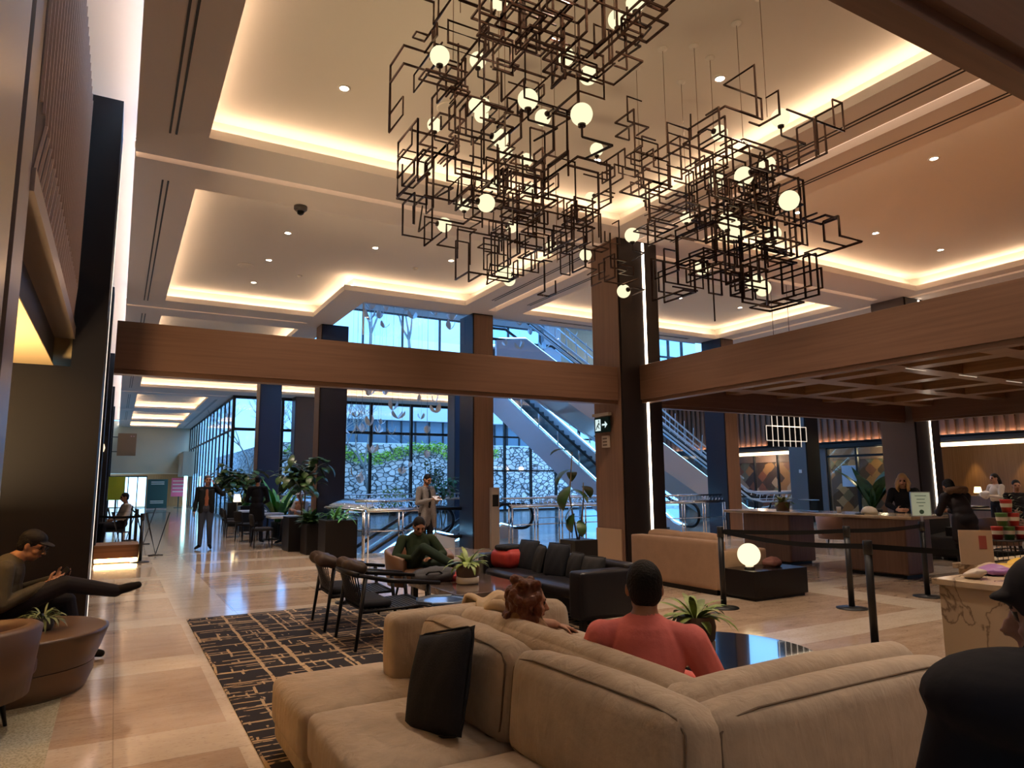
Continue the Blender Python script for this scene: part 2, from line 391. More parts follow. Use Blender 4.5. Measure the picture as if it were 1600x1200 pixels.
# --- beams
def beam(name, x0, x1, y0, y1, z0, z1, m, label, trim=(0, 0)):
    t = thing(name, label, 'beam', ((x0+x1)/2, (y0+y1)/2, z0), 0)
    cx, cy = (x0+x1)/2, (y0+y1)/2
    b = MB(); b.box(x0-cx, x1-cx, y0-cy, y1-cy, 0, z1-z0); b.build('cladding', m, t, bevel=.004, seg=1)
    b = MB(); b.box(x0-cx+(.03 if x1-x0 < 1 else 0), x1-cx-(.03 if x1-x0 < 1 else 0), y0-cy+(.03 if y1-y0 < 1 else 0), y1-cy-(.03 if y1-y0 < 1 else 0), -.055, 0); b.build('bottom_trim', m, t)
    return t
beam('wood_beam', -.10, 7.28, 9.2, 9.42, 2.91, 3.48, wood_beam, 'wide walnut beam spanning from the black pillar at left to the lit column')
beam('wood_beam', 7.70, 7.92, 1.1, 9.14, 2.94, 3.53, wood_beam_y, 'wide walnut beam running from the lit column towards the right edge of view')
beam('wood_beam', 8.22, 15.6, 9.3, 9.5, 2.90, 3.45, wood_beam, 'walnut beam along the far side of the right wooden canopy')
beam('wood_beam', 15.5, 15.7, 1.1, 9.1, 2.90, 3.45, wood_beam_y, 'walnut beam closing the right end of the wooden canopy')
beam('wood_beam', -.48, 7.6, .96, 1.10, 2.90, 3.50, wood_beam, 'dark beam crossing overhead in the top right corner')
# --- wooden canopy over the right lounge
t = thing('wood_canopy', 'low coffered walnut canopy ceiling over the right hand lounge', 'canopy', (11.7, 5.2, 3.0))
b = MB(); b.box(-3.76, 3.78, -4.1, 4.05, .38, .42); b.build('top_board', wood_soff, t)
b = MB()
for i in range(1, 6): b.box(-3.76+i*1.39-.16-.7, -3.76+i*1.39+.16-.7, -4.1, 4.05, .16, .38)
for j in range(0, 6): b.box(-3.76, 3.78, -4.1+.55+j*1.42-.16, -4.1+.55+j*1.42+.16, .161, .379)
b.build('coffer_rib', wood_soff, t)
rl = emis('canopy_glint', (1, .8, .6), .35)  # glowing bars put in for the glints reflected on the canopy
for i in range(5):
    b = MB(); b.box(-3.2+i*1.4, -2.7+i*1.4, .63, .645, .155, .159); b.build('glint_bar', rl, t)
for x, y in ((9.2, 4.3), (10.6, 6.9), (12.0, 4.3), (13.4, 6.9), (9.6, 2.3), (13, 2.2)):
    l = bpy.data.lights.new('canopy_spot', 'SPOT'); l.energy = 45; l.color = WARM2; l.spot_size = 1.7; l.spot_blend = .8; l.shadow_soft_size = .06
    lo = bpy.data.objects.new('canopy_spot', l); lo.location = (x, y, 3.1); COL.objects.link(lo)

# --- columns
def column(x0, x1, y0, y1, z1, m_side, m_front, label, led_at=None, split=None, loc_z=0):
    t = thing('column', label, 'column', ((x0+x1)/2, (y0+y1)/2, loc_z))
    w_, d_ = (x1-x0)/2, (y1-y0)/2
    b = MB(); b.box(-w_+.01, w_-.01, -d_+.01, d_-.01, 0, z1-loc_z); b.build('core', black_panel, t)
    b = MB(); b.box(-w_, -w_+.03, -d_+.02, d_, 0, z1-loc_z); b.box(w_-.03, w_, -d_+.02, d_, 0, z1-loc_z); b.build('side_cladding', m_side, t)
    b = MB(); b.box(-w_+.025, w_-.025, -d_-.01, -d_+.03, 0, z1-loc_z-.03); b.build('front_cladding', m_front, t)
    if led_at is not None:
        b = MB(); b.box(led_at-.022, led_at+.022, -d_-.022, -d_-.01, .05, z1-.03); b.build('led_strip', led_white, t)
    return t
stone_base = mat('tan_stone', (.36, .24, .15), .5)
c = column(7.30, 8.2, 9.15, 9.92, ZC, wood_col, dark_metal, 'tall column beside the tan sofa with a bright vertical light strip', led_at=.11)
b = MB(); b.box(-.47, -.445, -.30, .39, .02, .78); b.build('stone_base', stone_base, c)
column(15.65, 16.6, 9.13, 9.95, ZC, taupe, dark_metal, 'far column behind the high table with a bright vertical light strip', led_at=.08)
column(7.51, 8.08, 15.18, 15.95, ZC, navy_panel, wood_col, 'middle column with dark blue side and walnut front beside the information kiosk')
column(15.36, 15.90, 14.52, 15.3, ZC, navy_panel, wood_col, 'blue sided column with walnut front, before the second escalator')
column(4.49, 5.22, 18.1, 18.65, ZC, wood_col, navy_panel, 'dark column left of the garden window behind the black planter box')
column(4.44, 5.22, 26.7, 27.45, ZC, wood_col, navy_panel, 'blue grey column behind the potted palm, nearer the corridor')
column(7.3, 8.3, 34.0, 34.8, ZC, taupe, taupe, 'taupe column in front of the garden glass between the two dark columns')
column(15.7, 16.5, 34.0, 34.8, ZC, wood_col, wood_col, 'walnut column at the right end of the garden window')
column(23.0, 23.8, 17.7, 18.5, ZC, taupe, black_panel, 'grey brown column in front of the far glazed entrance')
column(12.2, 12.9, 26.4, 27.1, ZC, taupe, navy_panel, 'taupe column seen under the rising escalator')
# left black pillars
t = thing('column', 'huge black pillar at left behind the seated man in a cap', 'column', (-.33, 9.0, 0))
b = MB(); b.box(-.16, .14, -.47, .53, 0, ZC+.1); b.build('core', black_panel, t)
b = MB(); b.box(.14, .146, .51, .522, 0, ZC-.1); b.build('led_strip', emis('thin_led', (1, .8, .65), .8), t)
b = MB(); b.box(-6, -.49, 8.53, 8.7, 0, 2.80); struct(b.build('wall_left', black_panel))
for y, s in ((17.1, 'first'), (25.7, 'second'), (34.3, 'third'), (42.9, 'fourth')):
    t = thing('column', 'thin black pillar edge on the left corridor wall, %s beyond the walnut beam' % s, 'column', (-.40, y, 0))
    b = MB(); b.box(-.12, .12, -.4, .4, 0, ZC); b.build('core', black_panel, t)
# left wall lit white beyond, upper lit wall
b = MB(); b.box(-.60, -.54, 9.6, 57.2, 4.9, ZC+.5); struct(b.build('wall_corridor_left', plaster_wall)); b = MB(); b.box(-.60, -.53, 9.6, 57.2, 0, 4.9); struct(b.build('wall_corridor_left_lower', black_panel))
b = MB(); b.box(-.84, -.76, 0, 9.6, 2.95, ZC+.5); struct(b.build('wall_left_upper', plaster_wall))
# side room seen below the fascia: amber ceiling
b = MB(); b.box(-6, -.64, 3.6, 8.6, 2.80, 2.815); struct(b.build('ceiling_side_room', mat('amber_ceiling', (.62, .44, .22), .7)))
b = MB(); b.box(-6, -5.9, -3, 8.6, 0, 2.83); b.box(-6, -.49, 8.7, 8.9, 2.5, 3.4); struct(b.build('wall_side_room', mat('amber_wall', (.5, .36, .18), .7)))
l = bpy.data.lights.new('side_room_lamp', 'AREA'); l.energy = 110; l.size = .8; l.color = (1, .72, .4)
lo = bpy.data.objects.new('side_room_lamp', l); lo.location = (-1.7, 6.4, 1.3); lo.rotation_euler = (PI, 0, 0); COL.objects.link(lo)
# ribbed fascia
t = thing('ribbed_fascia', 'ribbed wooden fascia panel with a zigzag lower edge at upper left', 'wall panel', (-.49, 6.3, 3.09))
b = MB(); b.box(-.20, 0, -2.05, 2.22, .06, 2.62); b.build('board', mat('fascia_board', (.06, .024, .016), .6), t)
b = MB(); b.box(-.16, .02, -2.05, 2.22, 0, .13); b.build('bottom_trim', mat('satin_bronze', (.40, .30, .24), .35, .6), t)
b = MB(); b.box(-.24, -.16, -2.05, 2.22, -.27, 0); b.build('door_head', black_panel, t)
b = MB(); n_r = 27
for i in range(n_r):
    y = -2.02+i*4.2/n_r; zb = .62
    b.tube([(.012, y-.0, 2.6), (.012, y, zb-.1), (.012, y-.30, .14)] if y > -1.72 else [(.012, y, 2.6), (.012, y, zb-.1)], .010, 4)
b.build('rib', mat('rib_wood', (.62, .42, .31), .45), t)
# near portal column
t = thing('portal_column', 'near bronze and champagne clad portal frame at the extreme left edge', 'column', (-.49, 2.0, 0))
b = MB(); b.box(-.30, 0, -1.9, 1.74, 0, ZC+.4); b.build('panel', mat('champagne_panel', (.50, .40, .27), .28, .5), t)
b = MB(); b.box(-.28, -.02, 1.74, 1.88, 0, ZC+.4); b.build('reveal', black_metal, t)
b = MB(); b.box(-.28, 0, 1.88, 2.24, 0, ZC+.4); b.build('jamb', mat('satin_jamb', (.36, .30, .27), .35, .5), t)

# --- corridor end and left shops
b = MB(); b.box(-.6, 5.3, 57.0, 57.3, 2.45, ZC+.4); struct(b.build('wall_corridor_end', mat('end_wall', (.60, .58, .44), .7)))
b = MB(); b.box(3.95, 4.65, 53.0, 57, 2.2, 3.9); struct(b.build('wall_corridor_end_bulkhead', mat('end_wall2', (.42, .38, .28), .7)))
warmwood = wood('honey_wood', (.34, .14, .04), (.52, .25, .09), .4, 'z')
b = MB(); b.box(-.6, 5.3, 61, 61.2, 0, 2.6); struct(b.build('wall_lobby_back', warmwood))
b = MB(); b.box(-.6, 5.3, 57.3, 61.2, 2.45, 2.6); struct(b.build('ceiling_lobby', mat('lobby_ceiling', (.7, .5, .3), .6)))
b = MB(); b.box(-.6, 5.3, 57.4, 61.2, -.25, 0); struct(b.build('floor_lobby', mat('lobby_floor', (.35, .22, .12), .15)))
t = thing('entrance_doors', 'bright glazed entrance doors at the far end of the corridor', 'door', (1.2, 58.6, 0))
b = MB(); 
for x in (-1.6, -1.0, -.4, .2, .8): b.box(x-.03, x+.03, -.04, .04, 0, 2.3)
b.box(-1.6, .8, -.04, .04, 2.2, 2.3); b.build('frame', black_metal, t)
b = MB(); b.box(-1.57, .77, -.01, .01, .05, 2.2); b.build('lit_glass', emis('door_daylight', (.35, .65, 1.0), 1.6), t)
t = thing('rollup_banner', 'dark green standing banner with a round white emblem at the corridor end', 'banner', (2.50, 53.4, 0))
b = MB(); b.box(-.62, .62, -.02, .02, .06, 2.0); b.build('sheet', mat('green_banner', (.03, .09, .08), .5), t)
b = MB(); b.box(-.62, .62, -.12, .12, 0, .06); b.build('foot', brushed, t)
b = MB(); b.lathe([(.36, -.026), (.36, -.021)], 24, Matrix.Translation((0, 0, 1.05)) @ Matrix.Rotation(PI/2, 4, 'X')); 
b.build('emblem', mat('banner_white', (.7, .68, .6), .5), t)
b = MB(); 
for z in (1.78, 1.65, .5, .38): b.box(-.4, .4, -.027, -.021, z, z+.06)
b.build('text_lines', MATS['banner_white'], t)
t = thing('poster_stand', 'pink poster stand left of the lit column at the corridor end', 'poster', (3.95, 55.2, 0))
b = MB(); b.box(-.5, .5, -.02, .02, .8, 2.1); b.build('sheet', mat('pink_poster', (.85, .12, .28), .5), t)
b = MB(); b.box(-.04, .04, -.03, .03, 0, .8); b.box(-.3, .3, -.15, .15, 0, .03); b.build('stand', black_metal, t)
b = MB(); 
for z in (1.85, 1.6, 1.35, 1.1): b.box(-.42, .42, -.026, -.021, z, z+.08)
b.build('text_lines', mat('banner_pale', (.9, .6, .65), .5), t)
t = thing('poster_stand', 'yellow poster stand by the left corridor wall', 'poster', (.05, 38.5, 0))
b = MB(); b.box(-.35, .35, -.02, .02, .9, 2.0); b.build('sheet', mat('yellow_poster', (.75, .80, .05), .5), t)
b = MB(); b.box(-.04, .04, -.03, .03, 0, .9); b.box(-.3, .3, -.15, .15, 0, .03); b.build('stand', black_metal, t)
b = MB(); b.box(-.10, .10, -.08, .08, 0, 2.35); tag(b.build('light_column', emis('cyan_column', (.45, .95, 1.0), 3), loc=(4.2, 53.2, 0)), 'glowing pale cyan light column beside the corridor window wall', 'light column')
t = thing('hanging_sign', 'flat tan square sign on brackets at the left of the corridor', 'sign', (.05, 41.0, 3.1))
b = MB(); b.box(-.1, .75, -.03, .03, 0, 1.15); b.build('panel', mat('tan_sign', (.40, .27, .16), .5), t)
b = MB(); b.box(-.6, -.1, -.02, .02, .18, .22); b.box(-.6, -.1, -.02, .02, .93, .97); b.build('bracket', black_metal, t)
b = MB(); 
for x in (.48, .60): b.box(x, x+.05, -.034, -.031, .98, 1.03)
b.build('mark', MATS['banner_pale'], t)
for y, s in ((13.6, 'nearest'), (16.0, 'middle'), (19.5, 'farthest')):
    t = thing('wall_sconce', 'small pale wall sconce on the dark left corridor wall, %s one' % s, 'wall light', (-.47, y*1.55, 2.6), 0)
    b = MB(); b.lathe([(.09, 0), (.12, .12), (.09, .24)], 14); b.build('shade', mat('sconce_shade', (.8, .6, .4), .5, emit=(1, .7, .4), es=.8), t)
    b = MB(); b.box(-.1, 0, -.02, .02, .1, .14); b.build('bracket', black_metal, t)

# --- garden glazing: window_1 along y = 34.9, window_2 along x = 4.65
def glazing(name, p0, p1, z0, z1, n, transom, fr=.07, deep=.12, m=black_metal, gm=glass, sill=None):
    p0, p1 = Vector(p0), Vector(p1); d = (p1-p0); L_ = d.length; ang = math.atan2(d.y, d.x)
    b = MB()
    for i in range(n+1):
        x = L_*i/n; b.box(x-fr/2, x+fr/2, -deep/2, deep/2, z0, z1)
    for z in [z0, z1-fr]+list(transom): b.box(0, L_, -deep/2+.005, deep/2-.005, z, z+fr)
    o = struct(b.build(name, m, loc=(p0.x, p0.y, 0), rz=ang))
    g = MB(); g.box(0, L_, -.008, .008, z0, z1); gp = g.build('pane', gm, o)
    return o
glazing('window_1', (4.65, 34.9), (15.8, 34.9), 0, 5.77, 5, [4.12], .13, .2)
glazing('window_2', (4.65, 34.9), (4.65, 57.0), 0, 5.77, 14, [4.12], .10, .07)
glazing('window_3', (15.8, 34.9), (26.2, 34.9), 0, 5.77, 6, [4.12, 2.2], .09, .2)
glazing('window_4', (4.8, 26.0), (16.2, 26.0), 5.9, 8.35, 7, [], .06, .12)
# garden outside
def stone_mat():
    m = bpy.data.materials.new('garden_stone'); m.use_nodes = True; t = m.node_tree; b = t.nodes['Principled BSDF']
    c = t.nodes.new('ShaderNodeTexCoord'); mp = t.nodes.new('ShaderNodeMapping'); mp.inputs['Scale'].default_value = (1, 1, 1.5); t.links.new(c.outputs['Object'], mp.inputs[0])
    v = t.nodes.new('ShaderNodeTexVoronoi'); v.feature = 'DISTANCE_TO_EDGE'; v.inputs['Scale'].default_value = 2.6; t.links.new(mp.outputs[0], v.inputs['Vector'])
    n = t.nodes.new('ShaderNodeTexNoise'); n.inputs['Scale'].default_value = 3; t.links.new(c.outputs['Object'], n.inputs['Vector'])
    v2 = t.nodes.new('ShaderNodeTexVoronoi'); v2.inputs['Scale'].default_value = 2.6; t.links.new(mp.outputs[0], v2.inputs['Vector'])
    r = ramp(t, [(0, (.06, .07, .08)), (.05, (.10, .11, .12)), (.10, (.8, .8, .8))]); t.links.new(v.outputs['Distance'], r.inputs['Fac'])
    r2 = ramp(t, [(.0, (.45, .45, .45)), (1, (.95, .92, .88))]); t.links.new(v2.outputs['Color'], r2.inputs['Fac'])
    mx = t.nodes.new('ShaderNodeMix'); mx.data_type = 'RGBA'; mx.blend_type = 'MULTIPLY'; mx.inputs[0].default_value = 1; t.links.new(r.outputs[0], mx.inputs[6]); t.links.new(r2.outputs[0], mx.inputs[7])
    t.links.new(mx.outputs[2], b.inputs['Base Color']); b.inputs['Roughness'].default_value = .9; return m
gs = stone_mat()
b = MB(); b.box(8, 30, 43, 43.4, -.3, 4.1); b.box(8, 8.4, 43, 70, -.3, 4.1); tag(b.build('garden_wall', gs), 'rubble stone retaining wall in the garden behind the glass', 'wall')
b = MB(); b.box(4.7, 34, 35.1, 62, -.4, -.05); struct(b.build('ground', mat('garden_gravel', (.45, .45, .42), .9, noise=.3, nscale=4)))
hedge_m = mat('hedge_green', (.30, .50, .05), .7, noise=.6, nscale=3)
def leafcloud(mb, c, rad, n, size, rnd, flat=.5):
    for i in range(n):
        while True:
            p = Vector((rnd.uniform(-1, 1), rnd.uniform(-1, 1), rnd.uniform(-1, 1)))
            if p.length < 1: break
        p = Vector((p.x*rad[0], p.y*rad[1], p.z*rad[2]))+Vector(c)
        a = Vector((rnd.gauss(0, 1), rnd.gauss(0, 1), rnd.gauss(0, .6))).normalized()
        bq = a.cross(Vector((rnd.gauss(0, 1), rnd.gauss(0, 1), rnd.gauss(0, 1)))).normalized()*flat
        s = size*rnd.uniform(.6, 1.3)
        mb.quad(p-a*s, p+bq*s*.6, p+a*s, p-bq*s*.6)
rnd = random.Random(5)
b = MB()
for i in range(26):
    x = 9+i*.55; leafcloud(b, (x, 42.75+rnd.uniform(-.05, .1), 3.55+.35*math.sin(i*.5)+rnd.uniform(-.15, .15)), (.6, .2, .40), 70, .14, rnd)
tag(b.build('hedge', hedge_m), 'bright yellow green trailing hedge on top of the garden stone wall', 'hedge', kind='stuff')
bark = mat('pale_bark', (.35, .33, .30), .8)
def bare_tree(x, y, z0, h, seed, label):
    r_ = random.Random(seed); b = MB()
    def br(p, d, l, r, k):
        e = p+d*l; b.tube([p, (p+e)/2+Vector((r_.gauss(0, .04), r_.gauss(0, .04), 0))*l, e], [r, r*.85, r*.7], 6, cap=False)
        if k == 0: return
        for q in range(3 if k > 1 else 2):
            nd = (d+Vector((r_.gauss(0, .5), r_.gauss(0, .5), r_.uniform(-.1, .5)))).normalized(); br(e, nd, l*r_.uniform(.62, .8), r*.62, k-1)
    br(Vector((0, 0, 0)), Vector((0, 0, 1)), h*.32, .09, 5)
    tag(b.build('bare_tree', bark, loc=(x, y, z0)), label, 'tree')
bare_tree(9.5, 38.5, -.05, 7.5, 1, 'bare branching tree outside, left part of the garden window')
bare_tree(12.5, 39.5, -.05, 8, 2, 'bare branching tree outside the middle of the garden window')
bare_tree(6.3, 40.0, -.05, 7.5, 3, 'bare branching tree outside near the glass corner')
bare_tree(9.5, 29.5, 6.6, 5, 4, 'bare branches of a roof terrace tree beyond the upper window, left one')
bare_tree(11.5, 30.0, 6.6, 5, 6, 'bare branches of a roof terrace tree beyond the upper window, right one')
# building across the garden
t = thing('garden_building', 'pale building with dark window bands rising behind the garden wall', 'building', (22, 50, 0))
b = MB(); b.box(-8, 8, 0, 6, 0, 4.6); b.box(-10, 8, -.6, 6, 6.3, 8.0); b.build('wall', mat('pale_building', (.60, .66, .70), .7), t)
b = MB(); b.box(-8, 8, 0.02, 6, 4.6, 6.3); b.build('window_band', mat('band_glass', (.10, .16, .22), .15), t)
b = MB(); 
for i in range(14): b.box(-8+i*1.15, -7.9+i*1.15, -.08, .02, 4.6, 6.3)
b.build('mullion', black_metal, t)

# --- atrium: upper storey and lower pit
upw = mat('upper_wall', (.42, .40, .40), .7); tanw = wood('tan_panel', (.42, .27, .15), (.50, .33, .19), .5, 'z')
b = MB(); b.box(4.6, 24.8, 15.3, 15.43, ZC+.12, 9.6); b.box(4.6, 4.79, 15.3, 26.1, ZC+.12, 9.6); struct(b.build('wall_atrium_near', upw))
b = MB(); b.box(4.79, 16.3, 25.95, 26.1, 8.35, 9.6); struct(b.build('wall_atrium_upper', upw))
b = MB(); b.box(17.2, 22.2, 25.95, 26.1, ZC+.12, 9.6); struct(b.build('wall_atrium_tan', tanw))
b = MB(); b.box(16.3, 17.2, 25.8, 26.1, ZC+.1, 9.6); b.box(22.2, 22.9, 25.8, 26.1, ZC+.1, 9.6); struct(b.build('wall_atrium_pier', mat('pier_grey', (.42, .44, .50), .5)))
glazing('window_5', (22.9, 26.0), (24.7, 26.0), 5.9, 9.5, 2, [7.7], .09, .12)
b = MB()  # unseen glazed roof opening, added to let sky light into the atrium
for i in range(11): b.box(4.8+i*1.98-.06, 4.8+i*1.98+.06, 15.4, 26, 9.5, 9.7)
b.box(4.8, 24.8, 15.43, 17.2, 9.6, 9.7); b.box(4.8, 24.8, 24.2, 26, 9.6, 9.7); sk = struct(b.build('ceiling_skylight', mat('skylight_frame', (.5, .5, .52), .5))); b = MB(); b.quad((4.8, 17.2, 9.65), (24.8, 17.2, 9.65), (24.8, 24.2, 9.65), (4.8, 24.2, 9.65)); b.build('pane', glass, sk)
b = MB(); b.box(4.8, 24.6, 25.7, 25.8, 5.95, 6.55); struct(b.build('trim_1', mat('upper_balustrade', (.5, .62, .75), .2, .3)))
b = MB(); b.box(4.75, 4.85, 15.6, 24, -4.2, -.0); b.box(10.0, 10.1, 17.5, 24, -4.2, -.25); b.box(4.75, 10.1, 24, 24.1, -4.2, -.25); b.box(4.75, 7, 15.5, 15.6, -4.2, -.25); struct(b.build('wall_pit', mat('pit_wall', (.5, .52, .55), .5)))
# glass guard around ceiling opening with etched frame
t = thing('glass_screen', 'frameless glass screen hanging at the atrium ceiling opening', 'glass screen', (4.79, 15.46, 5.0))
b = MB(); b.box(0, 2.66, -.01, .01, 0, .77); b.build('pane', glass, t)
b = MB(); b.box(0, 2.66, -.015, .015, .75, .78); b.box(-.012, .012, -.015, .015, 0, .77); b.build('edge', brushed, t)
t = thing('glass_screen', 'glass screen at the ceiling opening right of the middle column', 'glass screen', (8.15, 15.46, 5.0))
b = MB(); b.box(0, 7.1, -.01, .01, 0, .77); b.build('pane', glass, t)
b = MB(); b.box(0, 7.1, -.015, .015, .75, .78); b.build('edge', brushed, t)

# --- far right wall x = 26
b = MB(); b.box(26.0, 26.3, -4, 35, 3.1, ZC+.1); struct(b.build('wall_right', mat('right_wall_back', (.10, .06, .045), .6)))
t = thing('ribbed_wall', 'band of fluted wooden slats lit from below along the far right wall', 'wall panel', (26, 0, 3.1))
b = MB()
for i in range(95): b.box(-.10, -.005, -1+i*.32, -.84+i*.32, .06, 2.66)
b.build('slats', ribbed, t)
b = MB(); b.box(-.22, -.17, -1, 29.5, -.03, .0); b.box(-.22, -.2, -1, 29.5, -.03, .05); b.build('ledge', black_metal, t)
b = MB(); b.box(-.165, -.12, -1, 29.5, .0, .015); b.build('uplight', emis('slat_uplight', WARM, 22), t)
# below the band: dark header, light trough, glazed bays and wood walls
b = MB(); b.box(25.8, 26.2, -4, 30, 2.9, 3.07); struct(b.build('trim_2', black_metal))
for y0, y1 in ((9.5, 14.3), (20.3, 24)):
    b = MB(); b.box(25.7, 25.76, y0, y1, 2.72, 2.86); struct(b.build('trim_light', emis('trough_light', (1, .72, .42), 2.6)))
wood_wall = wood('oak_wall_panel', (.22, .12, .05), (.30, .17, .08), .45, 'z')
b = MB(); b.box(27.4, 27.5, -4, 15.5, 0, 3.1)
struct(b.build('wall_restaurant', wood_wall))
for y in (13.9, 12.3, 10.6, 9.0):
    l = bpy.data.lights.new('wall_washer', 'SPOT'); l.energy = 60; l.color = (1, .62, .2); l.spot_size = .95; l.spot_blend = .5; l.shadow_soft_size = .03
    lo = bpy.data.objects.new('wall_washer', l); lo.location = (27.15, y, 2.85); lo.rotation_euler = (0, .12, 0); COL.objects.link(lo)
b = MB(); b.box(27.0, 27.4, 11.5, 11.9, 0, 3.1); struct(b.build('wall_restaurant_pier', mat('pier_dark', (.06, .04, .03), .5)))
b = MB(); b.box(26.2, 27.5, -4, 34, 3.05, 3.1); struct(b.build('ceiling_restaurant', mat('restaurant_ceiling', (.2, .15, .1), .6)))
# mosaic wall and lounge behind the glass at the right
def mosaic():
    m = bpy.data.materials.new('triangle_mosaic'); m.use_nodes = True; t = m.node_tree; b = t.nodes['Principled BSDF']
    c = t.nodes.new('ShaderNodeTexCoord'); mp = t.nodes.new('ShaderNodeMapping'); mp.inputs['Scale'].default_value = (2.6, 2.6, 2.6); mp.inputs['Rotation'].default_value = (.78, 0, 0)
    t.links.new(c.outputs['Object'], mp.inputs[0])
    v = t.nodes.new('ShaderNodeTexVoronoi'); v.distance = 'CHEBYCHEV'; v.inputs['Scale'].default_value = 1; v.inputs['Randomness'].default_value = .35; t.links.new(mp.outputs[0], v.inputs['Vector'])
    r = ramp(t, [(0, (.05, .03, .02)), (.3, (.25, .13, .05)), (.5, (.12, .12, .08)), (.7, (.30, .23, .16)), (.85, (.16, .06, .03))], 'CONSTANT')
    sp = t.nodes.new('ShaderNodeSeparateColor'); t.links.new(v.outputs['Color'], sp.inputs[0]); t.links.new(sp.outputs[0], r.inputs['Fac'])
    t.links.new(r.outputs[0], b.inputs['Base Color']); b.inputs['Roughness'].default_value = .5; return m
b = MB(); b.box(27.8, 27.9, 15.5, 30, 0, 3.1); struct(b.build('wall_mosaic', mosaic()))
b = MB(); b.box(27.7, 27.8, 15.5, 30, 2.45, 3.1); struct(b.build('wall_mosaic_head', mat('lounge_head', (.16, .10, .07), .5)))
for y in (17.2, 21.2, 23.5):
    l = bpy.data.lights.new('lounge_lamp', 'POINT'); l.energy = 35; l.color = WARM; l.shadow_soft_size = .2
    lo = bpy.data.objects.new('lounge_lamp', l); lo.location = (27.0, y, 2.6); COL.objects.link(lo)
glazing('window_6', (26.0, 24.2), (26.0, 20.2), 0, 2.9, 3, [], .07, .1)
glazing('window_7', (26.0, 19.0), (26.0, 16.3), 0, 2.95, 2, [2.5], .09, .1, gm=glass_g)
b = MB(); b.box(25.9, 26.2, 14.4, 16.3, 0, 3.1); b.box(25.9, 26.2, 19.0, 20.2, 0, 3.1); struct(b.build('wall_right_pier', taupe))
t = thing('door_notice', 'pale blue notice sheet on the far glass entrance door', 'notice', (25.99, 18.0, 1.3)); b = MB(); b.box(-.01, .0, -.36, .36, 0, .85); b.build('sheet', mat('blue_sheet', (.45, .6, .75), .5), t)
# outer back walls behind camera (bounce)
b = MB(); b.box(-8, 26.3, -4.2, -4, 0, ZC+.6); struct(b.build('wall_back', mat('back_wall', (.30, .18, .11), .6)))
b = MB(); b.box(-8, 26.3, -4.2, .2, ZC+.1, ZC+.2); b.box(-8, -.6, .2, 9.6, ZC+.52, ZC+.6); struct(b.build('ceiling_back', plaster))
b = MB(); b.box(24.6, 26.3, 26, 34.9, -.02, 0.0); 
b = MB(); b.box(4.6, 26.3, 25.9, 35.2, ZC+.40, ZC+.8); struct(b.build('ceiling_slab_garden', upw))
# ================================================================== FURNITURE
fabric = mat('beige_fabric', (.44, .345, .25), .9, noise=.10, nscale=9, bump=.35, bscale=30, sheen=.2)
def add_wrinkles(m, strength=.5):
    t = m.node_tree; b = t.nodes['Principled BSDF']; c = t.nodes.new('ShaderNodeTexCoord'); mp = t.nodes.new('ShaderNodeMapping'); mp.inputs['Scale'].default_value = (7, 7, 1.6)
    n = t.nodes.new('ShaderNodeTexNoise'); n.inputs['Scale'].default_value = 1.6; n.inputs['Detail'].default_value = 3; n.inputs['Distortion'].default_value = .8
    bp = t.nodes.new('ShaderNodeBump'); bp.inputs['Strength'].default_value = strength; bp.inputs['Distance'].default_value = .025
    t.links.new(c.outputs['Object'], mp.inputs[0]); t.links.new(mp.outputs[0], n.inputs['Vector']); t.links.new(n.outputs['Fac'], bp.inputs['Height'])
    old = b.inputs['Normal'].links[0].from_socket; t.links.new(bp.outputs[0], old.node.inputs['Normal'])
add_wrinkles(fabric)
fabric_tan = mat('tan_fabric', (.30, .185, .115), .9, noise=.08, nscale=6, bump=.2, bscale=60)
char_fab = mat('charcoal_fabric', (.017, .018, .023), .85, noise=.1, nscale=30, bump=.25, bscale=120)
blackleather = mat('black_leather', (.012, .011, .013), .32, bump=.15, bscale=14)
blackwood = mat('black_stained_wood', (.010, .009, .009), .35)
seam_m = mat('fabric_seam', (.17, .12, .08), .9)

